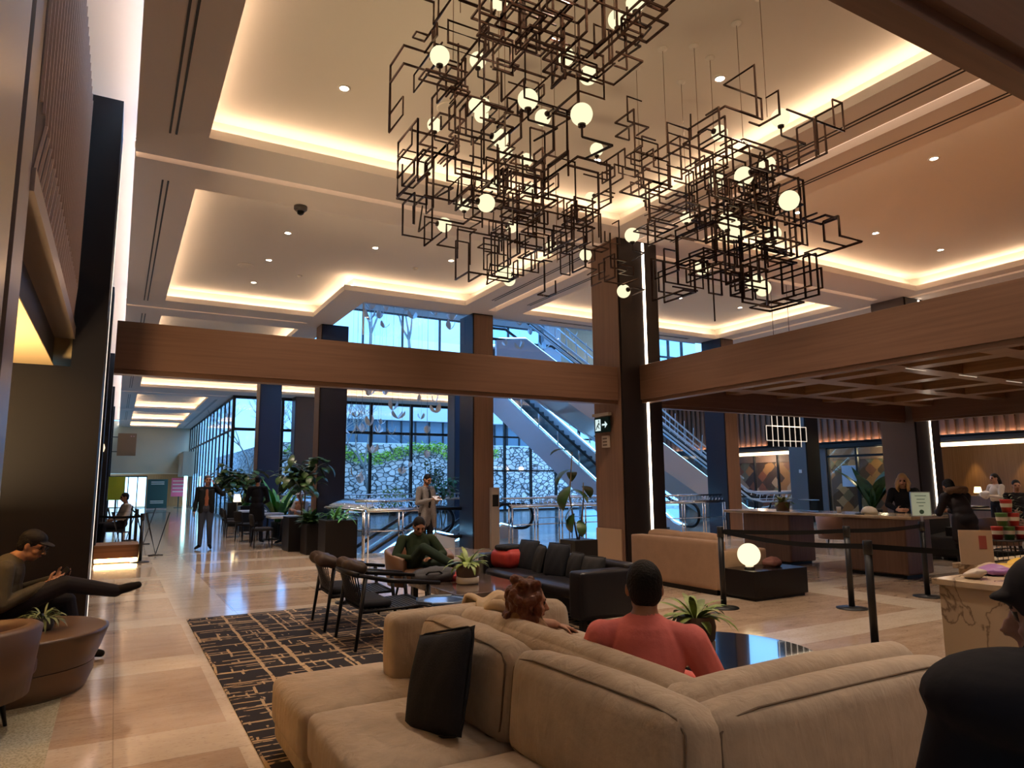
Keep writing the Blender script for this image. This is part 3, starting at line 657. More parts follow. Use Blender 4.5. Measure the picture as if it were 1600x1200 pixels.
def pad(name, m, parent, sx, sy, sz, loc, rot=(0, 0, 0), r=.05, puff=.03, n=10, wob=0, seed=0, piping=None):
    """soft upholstered block: rounded box with bulging faces, optional piping round one face pair"""
    bm = bmesh.new(); bmesh.ops.create_cube(bm, size=1)
    bmesh.ops.subdivide_edges(bm, edges=bm.edges[:], cuts=n, use_grid_fill=True)
    h = Vector((sx/2, sy/2, sz/2)); r = min(r, min(h)*.95); rn = random.Random(seed)
    ph = [rn.uniform(0, 6) for _ in range(6)]
    for v in bm.verts:
        u = Vector((max(-1, min(1, v.co.x*2)), max(-1, min(1, v.co.y*2)), max(-1, min(1, v.co.z*2))))
        # concentrate grid lines near edges
        u = Vector([math.copysign(1-(1-abs(c))**1.5, c) for c in u])
        p = Vector((u.x*h.x, u.y*h.y, u.z*h.z))
        inner = Vector([max(-(h[i]-r), min(h[i]-r, p[i])) for i in range(3)])
        d = p-inner
        if d.length > 1e-9: p = inner+d.normalized()*r
        fx = (1-u.y**2)*(1-u.z**2); fy = (1-u.x**2)*(1-u.z**2); fz = (1-u.x**2)*(1-u.y**2)
        p += Vector((puff*fx*math.copysign(abs(u.x)**6, u.x), puff*fy*math.copysign(abs(u.y)**6, u.y), puff*fz*math.copysign(abs(u.z)**6, u.z)))
        if wob:
            s = wob*(math.sin(p.x*23+ph[0])*math.sin(p.z*9+ph[1])+math.sin(p.y*21+ph[2])*math.sin(p.z*7+ph[3])+.6*math.sin((p.x+p.y)*34+ph[4]))
            p += p.normalized()*s
        v.co = p
    for f in bm.faces: f.smooth = True
    me = bpy.data.meshes.new(name); bm.to_mesh(me); bm.free(); me.materials.append(m)
    o = bpy.data.objects.new(name, me); COL.objects.link(o); o.location = loc; o.rotation_euler = rot; o.parent = parent
    if piping:   # 'x','y','z': two rounded-rectangle cords on the faces normal to that axis
        ax = {'x': 0, 'y': 1, 'z': 2}[piping]; i, j = [k for k in range(3) if k != ax]
        for s in (piping_sides if isinstance(piping_sides, tuple) else (1,)):
            pts = []
            for q in range(40):
                a = 2*PI*q/40; c, d_ = math.cos(a), math.sin(a)
                k = 1/max(abs(c), abs(d_)); e = 8
                n_ = (abs(c)**e+abs(d_)**e)**(-1/e)
                P_ = [0, 0, 0]; P_[i] = c*n_*(h[i]-r*.25); P_[j] = d_*n_*(h[j]-r*.25); P_[ax] = s*(h[ax]-r*.25); pts.append(P_)
            mb = MB(); mb.tube(pts, .0042, 6, closed=True); mb.build('piping', seam_m, o)
    return o
piping_sides = (-1,)

# --- sectional sofa
S = thing('sectional_sofa', 'large double sided beige sectional sofa in the foreground', 'sofa', (1.75, 2.9, 0))
def SP(name, x0, x1, y0, y1, z0, z1, rot=(0, 0, 0), **k):
    return pad(name, k.pop('m', fabric), S, x1-x0, y1-y0, z1-z0, ((x0+x1)/2-1.75, (y0+y1)/2-2.9, (z0+z1)/2), rot, **k)
SP('base', .90, 1.60, 3.74, 4.48, .06, .40, r=.05, puff=.0, seed=1)
SP('base', .93, 1.60, .92, 3.72, .06, .22, r=.03, puff=.0)
SP('base', 1.62, 2.85, 2.1, 4.2, .06, .22, r=.03, puff=.0)
SP('base', 1.62, 3.25, .95, 2.9, .06, .22, r=.03, puff=.0)
SP('seat_cushion', .88, 1.62, 3.70, 4.49, .16, .43, r=.06, puff=.012, seed=2)
piping_sides = (1,)
SP('seat_cushion', .90, 1.60, 2.78, 3.68, .20, .43, r=.045, puff=.018, wob=.003, seed=3)
SP('seat_cushion', .90, 1.62, 1.86, 2.76, .20, .43, r=.055, puff=.018, wob=.003, seed=4)
SP('seat_cushion', 1.62, 2.42, .90, 1.72, .20, .43, r=.055, puff=.018, wob=.0015, seed=5)
SP('seat_cushion', 2.44, 3.24, .90, 1.72, .20, .43, r=.055, puff=.018, seed=6)
SP('seat_cushion', 2.02, 2.84, 2.12, 3.0, .20, .43, r=.055, puff=.018, seed=7)
SP('seat_cushion', 2.02, 2.84, 3.02, 3.94, .20, .43, r=.055, puff=.018, seed=8)
SP('seat_cushion', 2.86, 3.24, 2.12, 2.9, .20, .43, r=.055, puff=.018, seed=9)
# spine between the two sides
SP('back_frame', 1.68, 1.88, 1.95, 3.98, .2, .70, r=.03, puff=0)
SP('back_frame', 1.70, 3.22, 1.86, 2.00, .2, .70, r=.03, puff=0)
SP('back_frame', 1.46, 2.60, 3.98, 4.20, .40, .785, r=.055, puff=.01, wob=.001)
piping_sides = (-1,)
lean = .10
SP('back_cushion', 1.52, 1.72, 2.80, 3.80, .40, .82, rot=(0, lean, 0), r=.075, puff=.028, wob=.003, seed=11, piping='x')
SP('back_cushion', 1.56, 1.76, 1.74, 2.79, .40, .82, rot=(0, lean, .05), r=.075, puff=.028, wob=.003, seed=12, piping='x')
SP('back_cushion', 1.72, 3.12, 1.70, 1.90, .40, .81, rot=(-lean, 0, 0), r=.075, puff=.028, wob=.003, seed=13, piping='y')
piping_sides = (1,)
SP('back_cushion', 1.85, 2.02, 1.98, 3.95, .40, .82, rot=(0, -lean, 0), r=.08, puff=.016, wob=.002, seed=14, piping='x', n=14)
SP('back_cushion', 1.80, 3.24, 1.96, 2.14, .40, .81, rot=(lean, 0, 0), r=.08, puff=.022, wob=.002, seed=16, piping='y')
SP('back_cushion', 2.06, 2.58, 3.80, 3.99, .42, .80, rot=(-lean, 0, 0), r=.07, puff=.02, seed=17)
SP('armrest', 2.40, 2.62, 3.45, 3.97, .38, .63, r=.05, puff=.01, seed=18)
for x, y in ((.97, 4.4), (.97, 2.0), (1.1, 1.0), (3.15, 1.0), (3.15, 2.8), (2.5, 4.1)):
    b = MB(); b.lathe([(.025, 0), (.03, .07)], 10, Matrix.Translation((x-1.75, y-2.9, 0))); b.build('leg', blackwood, S)

def pillow(label, m, sx, sz, th, loc, rot, name='throw_pillow', group=None):
    bm = bmesh.new(); n = 14
    bmesh.ops.create_grid(bm, x_segments=n, y_segments=n, size=1)
    top = bm.verts[:]; 
    me = bpy.data.meshes.new(name); V = []; F = []
    for s in (1, -1):
        for j in range(n+1):
            for i in range(n+1):
                u, v = -1+2*i/n, -1+2*j/n
                pinch = 1-.07*(1-abs(u)**3)*abs(v)**8*1-.0
                e = max(0, (1-u**2))**.42*max(0, (1-v**2))**.42
                xx = u*(1-.05*(1-v*v)*abs(u)**4); zz_ = v*(1-.05*(1-u*u)*abs(v)**4)
                V.append((xx*sx/2, s*th/2*e+.004*math.sin(9*u+4*v)*e, zz_*sz/2))
    N1 = (n+1)*(n+1)
    for s in (0, 1):
        for j in range(n):
            for i in range(n):
                a = s*N1+j*(n+1)+i; q = (a, a+1, a+n+2, a+n+1); F.append(q if s == 0 else q[::-1])
    bm.free(); me.from_pydata(V, [], F); me.update(); me.materials.append(m)
    bm = bmesh.new(); bm.from_mesh(me); bmesh.ops.remove_doubles(bm, verts=bm.verts, dist=.0008); bmesh.ops.recalc_face_normals(bm, faces=bm.faces)
    for f in bm.faces: f.smooth = True
    bm.to_mesh(me); bm.free()
    o = bpy.data.objects.new(name, me); COL.objects.link(o); o.location = loc; o.rotation_euler = rot
    tag(o, label, 'pillow', group)
    ring = MB(); pts = []
    for q in range(48):
        a = 2*PI*q/48; c, d_ = math.cos(a), math.sin(a); k = (abs(c)**14+abs(d_)**14)**(-1/14); pts.append((c*k*sx/2*.985, 0, d_*k*sz/2*.985))
    ring.tube(pts, .006, 5, closed=True); ring.build('piping', m, o)
    return o
pillow('charcoal square throw pillow leaning on the near beige sofa back', char_fab, .45, .47, .13, (1.37, 3.13, .635), (.36, .24, PI/2+.24))
# beige jacket draped over the sofa end
jb = MB(); n = 14
def coat_pt(u, v):
    x = 2.00+.30*u+.05*math.sin(5*v); y = 4.28-.44*v
    z = .80+.035*math.cos(3*v*PI)*(.4+u*.3)+.02*math.sin(9*u+5*v) - (.16 if v > .75 else 0)*(v-.75)*4 - max(0, .12-v)*1.6
    return (x, y, z)
idx = {}
for j in range(n+1):
    for i in range(n+1): idx[i, j] = jb.add([coat_pt(i/n, j/n)])
for j in range(n):
    for i in range(n): jb.face((idx[i, j], idx[i+1, j], idx[i+1, j+1], idx[i, j+1]), True)
cream = mat('cream_cloth', (.50, .37, .23), .85, bump=.3, bscale=25)
co = jb.build('draped_jacket', cream); md = co.modifiers.new('s', 'SOLIDIFY'); md.thickness = .02; md.offset = 1
tag(co, 'cream jacket draped over the corner of the beige sofa back', 'jacket')
b = MB(); b.tube([(2.02+.07*math.cos(a), 3.72+.10*math.sin(a), .815+.03*math.sin(a*2)) for a in [i*PI/7 for i in range(12)]], [.035+.01*math.sin(i) for i in range(12)], 8)
b.build('rolled_sleeve', cream, co)

# --- rug
def rug_mat():
    m = bpy.data.materials.new('patterned_rug'); m.use_nodes = True; t = m.node_tree; b = t.nodes['Principled BSDF']; L = t.links.new; N = t.nodes.new
    g = N('ShaderNodeTexCoord')
    nz = N('ShaderNodeTexNoise'); nz.inputs['Scale'].default_value = 3.2; nz.inputs['Detail'].default_value = 4; L(g.outputs['Object'], nz.inputs['Vector'])
    ad = N('ShaderNodeVectorMath'); ad.operation = 'MULTIPLY_ADD'; L(nz.outputs['Color'], ad.inputs[0]); ad.inputs[1].default_value = (.05, .05, 0); L(g.outputs['Object'], ad.inputs[2])
    sp = N('ShaderNodeSeparateXYZ'); L(ad.outputs[0], sp.inputs[0])
    def M2(op, a_, b_=None):
        n_ = N('ShaderNodeMath'); n_.operation = op
        for k_, q_ in enumerate((a_, b_)):
            if q_ is None: continue
            if isinstance(q_, (int, float)): n_.inputs[k_].default_value = q_
            else: L(q_, n_.inputs[k_])
        return n_.outputs[0]
    def lines(axis, scale, width, off, mscale, lo):
        v = N('ShaderNodeTexVoronoi'); v.voronoi_dimensions = '1D'; v.feature = 'DISTANCE_TO_EDGE'; v.inputs['Scale'].default_value = scale; v.inputs['Randomness'].default_value = .85
        L(M2('ADD', sp.outputs[axis], off), v.inputs['W'])
        ln = M2('LESS_THAN', v.outputs['Distance'], width*scale*.5)
        mp = N('ShaderNodeMapping'); mp.inputs['Location'].default_value = (off*3, off*7, 0); mp.inputs['Scale'].default_value = mscale; L(g.outputs['Object'], mp.inputs[0])
        mk = N('ShaderNodeTexNoise'); mk.inputs['Scale'].default_value = 1; mk.inputs['Detail'].default_value = 2; L(mp.outputs[0], mk.inputs['Vector'])
        return M2('MULTIPLY', ln, M2('GREATER_THAN', mk.outputs['Fac'], lo))
    tot = lines(0, 2.1, .030, .3, (1.5, 1.1, 1), .36)
    for args in ((1, 2.7, .028, .9, (1.1, 1.5, 1), .36), (0, 5.5, .022, 1.7, (3, 2.2, 1), .52), (1, 6.5, .022, 2.3, (2.2, 3, 1), .50), (1, 13, .017, 4.1, (1.3, 3.2, 1), .58), (0, 12, .015, 5.2, (5, 4, 1), .62)):
        tot = M2('MAXIMUM', tot, lines(*args))
    nb = N('ShaderNodeTexNoise'); nb.inputs['Scale'].default_value = 14; nb.inputs['Detail'].default_value = 3; L(g.outputs['Object'], nb.inputs['Vector'])
    rb = ramp(t, [(.36, (.1, .1, .1)), (.42, (1, 1, 1))]); L(nb.outputs['Fac'], rb.inputs['Fac'])
    fac = M2('MULTIPLY', tot, rb.outputs[0])
    c = N('ShaderNodeMix'); c.data_type = 'RGBA'; L(fac, c.inputs[0]); c.inputs[6].default_value = (.013, .011, .015, 1); c.inputs[7].default_value = (.46, .33, .20, 1)
    L(c.outputs[2], b.inputs['Base Color']); b.inputs['Roughness'].default_value = .95
    n3 = N('ShaderNodeTexNoise'); n3.inputs['Scale'].default_value = 260; L(g.outputs['Object'], n3.inputs['Vector']); bp = N('ShaderNodeBump'); bp.inputs['Strength'].default_value = .4; L(n3.outputs['Fac'], bp.inputs['Height']); L(bp.outputs[0], b.inputs['Normal'])
    return m
b = MB(); b.box(.82, 4.9, 2.2, 9.17, 0, .010); tag(b.build('patterned_rug', rug_mat()), 'black rug with broken tan grid lines under the seating', 'rug')

# --- glass topped round coffee table
T = thing('round_coffee_table', 'large round mirror glass coffee table inside the beige sofa corner', 'table', (3.58, 3.60, .011))
b = MB(); b.lathe([(.69, .375), (.70, .38), (.70, .392), (.69, .397)], 64); b.build('glass_top', mat('smoked_mirror_glass', (.10, .10, .105), .03, .85, coat=.5), T)
b = MB(); b.lathe([(.30, 0), (.30, .02), (.12, .05), (.12, .34), (.4, .372)], 32); b.build('pedestal', dark_metal, T)
b = MB()
for a in range(3): b.box(-.64, .64, -.02, .02, .355, .374, Matrix.Rotation(a*PI/3, 4, 'Z'))
b.build('support_bar', dark_metal, T)
# --- rectangular brown table
T = thing('coffee_table', 'low rectangular dark brown stone coffee table between chairs and leather sofa', 'table', (3.62, 7.37, .011))
b = MB(); b.box(-.50, .50, -.70, .70, .335, .41); b.build('top', mat('brown_stone_top', (.11, .075, .058), .10, noise=.25, nscale=6, coat=.4), T, bevel=.008)
for sx_ in (-1, 1):
    for sy_ in (-1, 1):
        b = MB(); b.box(sx_*.44-.03, sx_*.44+.03, sy_*.62-.03, sy_*.62+.03, 0, .335); b.build('leg', dark_metal, T)
# --- planter pots with broad leaf plants
leafm = mat('variegated_leaf', (.20, .27, .06), .45, noise=.55, nscale=14)
leafg = mat('dark_green_leaf', (.035, .085, .022), .35, noise=.4, nscale=5)
leafp = mat('palm_leaf', (.05, .20, .03), .45, noise=.3, nscale=6)
stemm = mat('plant_stem', (.16, .11, .06), .8)
soil = mat('potting_soil', (.03, .02, .015), .95)
def leaf(mb, base, az, el, L_, W, droop=.6, fold=.15, seg=6):
    """arching blade leaf"""
    d = Vector((math.cos(az)*math.cos(el), math.sin(az)*math.cos(el), math.sin(el))); side = Vector((-math.sin(az), math.cos(az), 0))
    p = Vector(base); pts = []; el_ = el
    for i in range(seg+1):
        t_ = i/seg; wd = W*math.sin(PI*min(1, t_*.93+.05))**.8*(1 if t_ < .98 else .2)
        up_ = side.cross(d).normalized()*-1
        pts.append((p-side*wd+up_*wd*fold*-1, p.copy(), p+side*wd+up_*wd*fold*-1))
        el_ -= droop/seg*(1+t_)
        d = Vector((math.cos(az)*math.cos(el_), math.sin(az)*math.cos(el_), math.sin(el_))); p = p+d*L_/seg
    ids = [[mb.add([q])for q in r_] for r_ in pts]
    for a_, b_ in zip(ids, ids[1:]):
        mb.face((a_[0], a_[1], b_[1], b_[0]), True); mb.face((a_[1], a_[2], b_[2], b_[1]), True)
def pot_plant(name, label, loc, pot_prof, pot_m, leaf_m, n, L_, W, z0, seed, saucer=None, droop=1.1, cat='potted plant', el=(.35, 1.35)):
    t = thing(name, label, cat, loc); b = MB(); b.lathe(pot_prof, 28, capt=False); po = b.build('pot', pot_m, t)
    b = MB(); b.lathe([(.001, z0-.02), (pot_prof[-1][0]*.93, z0-.02)], 20, capb=False, capt=False); b.build('soil', soil, po)
    if saucer: b = MB(); b.lathe(saucer, 28); b.build('saucer_base', mat('white_ceramic', (.62, .56, .45), .35), t)
    b = MB(); r_ = random.Random(seed)
    for i in range(n):
        az = i*2.4+r_.uniform(-.3, .3); e = r_.uniform(*el); rr_ = r_.uniform(0, .04)
        leaf(b, (rr_*math.cos(az), rr_*math.sin(az), z0-.02), az, e, L_*r_.uniform(.7, 1.15), W*r_.uniform(.7, 1.15), droop*r_.uniform(.6, 1.2))
    b.build('foliage', leaf_m, t)
    return t
brown_pot = mat('taupe_ceramic', (.13, .085, .055), .5)
pot_plant('potted_plant', 'variegated leafy plant in a brown pot on the brown coffee table', (3.56, 7.34, .422), [(.085, .05), (.125, .09), (.135, .16), (.125, .235)], brown_pot, leafm, 34, .26, .032, .235, 3, saucer=[(.11, 0), (.13, .012), (.13, .075), (.09, .08)])
pot_plant('potted_plant', 'variegated leafy plant in a brown pot on the round glass table', (3.50, 3.66, .409), [(.085, .05), (.125, .09), (.135, .17), (.12, .24)], brown_pot, leafm, 30, .27, .034, .24, 9, saucer=[(.10, 0), (.125, .012), (.125, .075), (.09, .08)])
# --- bottle
T = thing('water_bottle', 'clear plastic water bottle with blue label on the glass table', 'bottle', (3.17, 3.33, .409))
clearp = glassm('clear_plastic', (.9, .94, .96))
b = MB(); b.lathe([(.028, 0), (.032, .01), (.032, .06), (.029, .065), (.032, .07), (.032, .15), (.022, .185), (.013, .20), (.013, .21)], 20); b.build('body', clearp, T)
b = MB(); b.lathe([(.0335, .085), (.0335, .14)], 20, capb=False, capt=False); b.build('label_band', mat('blue_label', (.02, .04, .16), .4), T)
b = MB(); b.lathe([(.0338, .105), (.0338, .12)], 20, capb=False, capt=False); b.build('label_wave', mat('white_label', (.8, .8, .85), .4), T)
b = MB(); b.lathe([(.0145, .21), (.0145, .228)], 16); b.build('cap', mat('white_cap', (.8, .8, .8), .4), T)
# --- bag and red pouch on the brown table
b = MB(); o = pad('grey_bag', mat('grey_canvas', (.05, .05, .055), .8, bump=.3, bscale=40), None, .46, .30, .12, (3.33, 7.78, .487), (.08, -.06, -.35), r=.05, puff=.03, wob=.006, seed=4)
tag(o, 'slumped dark grey bag lying on the brown coffee table', 'bag')
h_ = MB(); h_.tube([(-.1, -.13, .03), (-.06, -.17, .07), (.06, -.17, .07), (.1, -.13, .03)], .010, 6); h_.build('handle', mat('grey_strap', (.03, .03, .03), .8), o)
o = pad('red_pouch', mat('red_canvas', (.30, .012, .015), .6, bump=.2, bscale=30), None, .24, .14, .09, (3.60, 7.66, .462), (0, .05, .5), r=.035, puff=.02, wob=.004, seed=5)
tag(o, 'small red pouch beside the grey bag and the potted plant', 'pouch')

# --- black leather sofa
T = thing('leather_sofa', 'black leather sofa full of dark pillows in front of the lit column', 'sofa', (4.85, 7.4, .011))
def TP(n_, x0, x1, y0, y1, z0, z1, **k): return pad(n_, k.pop('m', blackleather), T, x1-x0, y1-y0, z1-z0, ((x0+x1)/2-4.85, (y0+y1)/2-7.4, (z0+z1)/2), k.pop('rot', (0, 0, 0)), **k)
TP('base', 4.42, 5.02, 6.15, 8.68, .12, .30, r=.03, puff=0)
TP('seat_cushion', 4.36, 4.90, 6.33, 7.40, .28, .42, r=.05, puff=.02, wob=.002); TP('seat_cushion', 4.36, 4.90, 7.41, 8.48, .28, .42, r=.05, puff=.02, wob=.002, seed=2)
TP('backrest', 4.88, 5.06, 6.12, 8.70, .28, .66, r=.04, puff=.01)
TP('armrest', 4.25, 5.06, 6.08, 6.32, .12, .61, r=.035, puff=.006); TP('armrest', 4.38, 5.06, 8.50, 8.72, .12, .60, r=.035, puff=.006)
for x in (4.32, 4.98):
    for y in (6.16, 8.62): b = MB(); b.box(x-4.85-.03, x-4.85+.03, y-7.4-.03, y-7.4+.03, 0, .13); b.build('leg', blackwood, T)
greyfab = mat('dark_grey_fabric', (.024, .023, .024), .85, bump=.3, bscale=90)
for y, s, rz_, sz_, mm, z in ((8.02, 'charcoal pillow right of the red bag on the leather sofa', .1, .42, char_fab, .60), (7.72, 'grey pillow slumped sideways in the middle of the leather sofa', -.35, .40, greyfab, .57), (7.32, 'large charcoal pillow standing upright on the leather sofa', .08, .44, char_fab, .60),
                          (6.92, 'crumpled grey pillow second from the near arm of the leather sofa', -.2, .36, greyfab, .56), (6.58, 'dark grey pillow nearest the near arm of the leather sofa', .15, .35, greyfab, .55)):
    pillow(s, mm, sz_, sz_, .15, (4.76, y, z), (0, .0, PI/2+rz_), group='dark pillows on the leather sofa').rotation_euler[0] = .26
    
# red duffel bag
T = thing('duffel_bag', 'red duffel bag with black top on the leather sofa', 'bag', (4.62, 8.32, .435), PI/2+.1)
pad('body', mat('red_bag', (.33, .02, .015), .6, bump=.4, bscale=18), T, .46, .26, .24, (0, 0, .12), r=.07, puff=.03, wob=.008, seed=8)
pad('flap', mat('black_bag', (.012, .012, .012), .7), T, .30, .24, .07, (0, 0, .26), r=.03, puff=.01, wob=.004)
b = MB(); b.tube([(-.12, -.13, .20), (-.1, -.15, .29), (.1, -.15, .29), (.12, -.13, .2)], .010, 6); b.build('handle', MATS['black_bag'], T)
for x in (-.09, .09): b = MB(); b.box(x-.012, x+.012, -.165, -.15, .02, .22); b.build('strap', MATS['black_bag'], T)
# square planter behind the leather sofa with big leaves
T = thing('floor_plant', 'tall broad leaved plant in a black cube planter behind the leather sofa', 'plant', (5.95, 8.55, 0))
b = MB(); b.box(-.20, .20, -.20, .20, 0, .73); b.build('planter', mat('planter_black', (.015, .013, .013), .4), T, bevel=.01)
b = MB(); 
st = [(Vector((.0, .02, .7)), Vector((-.08, .10, 1.35)), Vector((-.05, .05, 2.0))), (Vector((0, 0, .7)), Vector((.05, -.06, 1.2)), Vector((.02, -.12, 1.55)))]
for a_, c_, d_ in st: b.tube([a_, c_, d_], [.014, .011, .007], 6)
b.build('stem', stemm, T)
b = MB(); r_ = random.Random(3)
for p, az, el_, L_, W in ((Vector((-.05, .05, 1.98)), 2.2, .9, .42, .09), ((-.06, .08, 1.75), 3.0, .1, .42, .10), ((-.07, .1, 1.5), 3.4, -.2, .46, .11), ((-.06, .1, 1.45), 5.3, .3, .40, .10), ((-.03, .06, 1.2), 2.6, -.3, .36, .09), ((.03, -.1, 1.5), .5, .3, .35, .08),
                            ((-.04, .06, 1.1), 3.2, -.5, .34, .10), ((-.05, .06, 1.7), 1.0, .5, .36, .08), ((.02, 0, 1.0), 4.4, -.2, .30, .08)):
    leaf(b, p, az, el_, L_, W, 1.3)
b.build('foliage', leafg, T)

# --- curved tub armchair (seats the man in green)
brownlea = mat('brown_leather', (.17, .085, .045), .45, bump=.1, bscale=40)
def tub_chair(label, loc, rz, m, leg_m, h_back=.70, h_arm=.58, R_=.42):
    t = thing('armchair', label, 'chair', loc, rz)
    b = MB(); n = 24; rings = []
    for i in range(n+1):
        a = -.20*PI+1.40*PI*i/n; th = a; k = (1-abs(i/n*2-1)**2.2)
        top = h_arm+(h_back-h_arm)*k; c, s_ = math.cos(th), math.sin(th)
        rings.append([b.add([(c*r_, s_*r_, z)]) for r_, z in ((R_-.07, .22), (R_, .22), (R_+.05, top-.02), (R_+.02, top), (R_-.03, top), (R_-.06, top-.04))])
    for p, q in zip(rings, rings[1:]):
        for j in range(6): b.face((p[j], p[(j+1) % 6], q[(j+1) % 6], q[j]), True)
    b.face(rings[0][::-1]); b.face(rings[-1]); b.build('shell', m, t)
    pad('seat_cushion', m, t, R_*1.72, R_*1.72, .16, (0, -.04, .36), r=.06, puff=.02)
    for a in (.25, .75, 1.25, 1.75):
        c, s_ = math.cos(a*PI), math.sin(a*PI); b = MB(); b.tube([(c*.27, s_*.27, .29), (c*.33, s_*.33, 0)], [.022, .012], 8); b.build('leg', leg_m, t)
    return t
tub_chair('brown tub armchair holding the man in the green sweater', (3.62, 8.95, .011), 0.1, brownlea, blackwood)
tub_chair('brown tub armchair seen from the side at the bottom left corner', (-.85, 5.75, 0), -2.1, mat('dark_brown_leather', (.095, .05, .03), .5), blackwood, .66, .60, .44)
tub_chair('dark armchair holding the man in the black cap', (-.95, 7.65, 0), PI/2-.25, mat('charcoal_leather', (.03, .03, .035), .5), blackwood)

# --- drum side table with small plant
T = thing('drum_table', 'brown waisted drum side table at left with a small plant on top', 'table', (-.62, 6.72, 0))
b = MB(); b.lathe([(.50, 0), (.52, .03), (.555, .12), (.56, .20)], 40, capt=False); b.build('lower_shell', mat('drum_brown_low', (.13, .075, .046), .4), T)
b = MB(); b.lathe([(.56, .205), (.60, .30), (.645, .43), (.645, .45), (.62, .455), (.001, .455)], 40, capb=False, capt=False); b.build('upper_shell', mat('drum_brown', (.095, .055, .034), .35), T)
b = MB(); b.lathe([(.49, -.0), (.49, .012)], 40); b.build('plinth', blackwood, T)
pot_plant('potted_plant', 'small spiky plant with a pink flower in a grey pot on the drum table', (-.42, 6.62, .456), [(.055, 0), (.07, .03), (.07, .10)], mat('grey_pot', (.10, .09, .085), .5), mat('sage_leaf', (.11, .15, .07), .5), 40, .19, .010, .10, 21, droop=1.3)

# --- woven black lounge chairs
def woven_chair(label, loc, rz):
    t = thing('woven_chair', label, 'chair', loc, rz, 'black woven lounge chairs')
    # local: +x is the facing direction
    for s in (-1, 1):
        b = MB(); b.tube([(-.42, s*.36, 0), (-.33, s*.34, .68)], [.016, .022], 8); b.build('leg', blackwood, t)
        b = MB(); b.tube([(.36, s*.36, 0), (.30, s*.34, .56)], [.016, .022], 8); b.build('leg', blackwood, t)
        b = MB(); b.tube([(-.40, s*.345, .685), (-.10, s*.36, .62), (.42, s*.36, .56)], [.020, .024, .020], 8); b.build('armrest', blackwood, t)
        b = MB(); b.tube([(-.37, s*.33, .34), (.34, s*.33, .36)], .014, 8); b.build('side_rail', blackwood, t)
    b = MB(); b.tube([(-.40, -.345, .685), (-.46, -.2, .70), (-.48, 0, .705), (-.46, .2, .70), (-.40, .345, .685)], .026, 8); b.build('top_rail', blackwood, t)
    b = MB(); b.tube([(.32, -.33, .36), (.32, .33, .36)], .016, 8); b.build('front_rail', blackwood, t)
    b = MB()
    for i in range(15): y = -.30+i*.6/14; b.tube([(-.34, y*.95, .36), (-.465+.06*(y/.3)**2, y, .69)], .0075, 4)
    b.build('back_cords', blackwood, t)
    b = MB()
    for i in range(17): y = -.31+i*.62/16; b.box(-.36, .32, y-.012, y+.012, .352, .358)
    for i in range(17): x = -.34+i*.65/16; b.box(x-.012, x+.012, -.32, .32, .358, .364)
    b.build('woven_seat', mat('woven_cord', (.03, .03, .032), .55), t)
    pad('seat_cushion', char_fab, t, .30, .60, .07, (-.2, 0, .40), r=.03, puff=.01)
    return t
wc = woven_chair('black woven lounge chair with a brown bag on its back, farther of the pair', (2.46, 7.95, .011), -.06)
wc2 = copy_tree(wc, (2.46, 6.92, .011), -.02, 'black woven lounge chair nearest the beige sofa, of the pair')
bagm = mat('brown_bag', (.06, .035, .022), .55, bump=.4, bscale=15)
for x, y, s in ((2.02, 7.72, 'brown cloth bundle hung on the farther woven chair back'), (2.10, 6.98, 'brown leather bag hung on the nearer woven chair back')):
    o = pad('bag', bagm, None, .20, .30, .12, (x, y, .745), (.1, .25, .1), r=.05, puff=.015, wob=.016, seed=int(y*10)); tag(o, s, 'bag')
# mirror tray tables; the reflected sky blue is put into the metal colour
tray = mat('blue_steel_tray', (.30, .42, .62), .10, .85)
for x, y, R_, s in ((2.62, 5.92, .25, 'small round table with sky blue mirror top between woven chair and beige sofa'), (2.78, 9.35, .22, 'small round table with sky blue mirror top behind the farther woven chair')):
    T = thing('tray_table', s, 'table', (x, y, 0 if y > 9.2 else .011)); b = MB(); b.lathe([(R_-.01, .49), (R_, .50), (R_, .515), (R_-.012, .52), (R_-.02, .508), (.001, .508)], 8 if R_ > .23 else 28, capb=True, capt=False, smooth=False); b.build('tray_top', tray, T)
    b = MB(); b.tube([(0, 0, .0), (0, 0, .49)], .018, 8); b.build('stem', blackwood, T); b = MB(); b.lathe([(.17, 0), (.17, .012), (.02, .02)], 24); b.build('foot', blackwood, T)

# --- tan sofa, box table and globe lamp
T = thing('tan_sofa', 'tan fabric sofa seen from behind next to the lit column', 'sofa', (7.7, 8.05, 0))
def UP(n_, x0, x1, y0, y1, z0, z1, **k): return pad(n_, k.pop('m', fabric_tan), T, x1-x0, y1-y0, z1-z0, ((x0+x1)/2-7.7, (y0+y1)/2-8.05, (z0+z1)/2), k.pop('rot', (0, 0, 0)), **k)
UP('backrest', 7.24, 7.44, 7.12, 8.95, .07, .73, r=.025, puff=.004)
UP('base', 7.3, 8.15, 7.16, 8.92, .07, .26, r=.02, puff=0); UP('seat_cushion', 7.44, 8.2, 7.32, 8.05, .25, .42, r=.05, puff=.02); UP('seat_cushion', 7.44, 8.2, 8.06, 8.75, .25, .42, r=.05, puff=.02)
UP('armrest', 7.26, 8.2, 7.08, 7.30, .07, .60, r=.03, puff=.005); UP('armrest', 7.26, 8.2, 8.74, 8.96, .07, .60, r=.03, puff=.005)
UP('back_cushion', 7.42, 7.62, 7.3, 8.1, .40, .80, r=.07, puff=.02); UP('back_cushion', 7.42, 7.62, 8.1, 8.78, .40, .80, r=.07, puff=.02)
b = MB(); b.box(-.42, .46, -.88, .86, .0, .07); b.build('plinth', blackwood, T)
T = thing('box_table', 'low black box side table under the glowing globe lamp', 'table', (7.82, 6.80, 0))
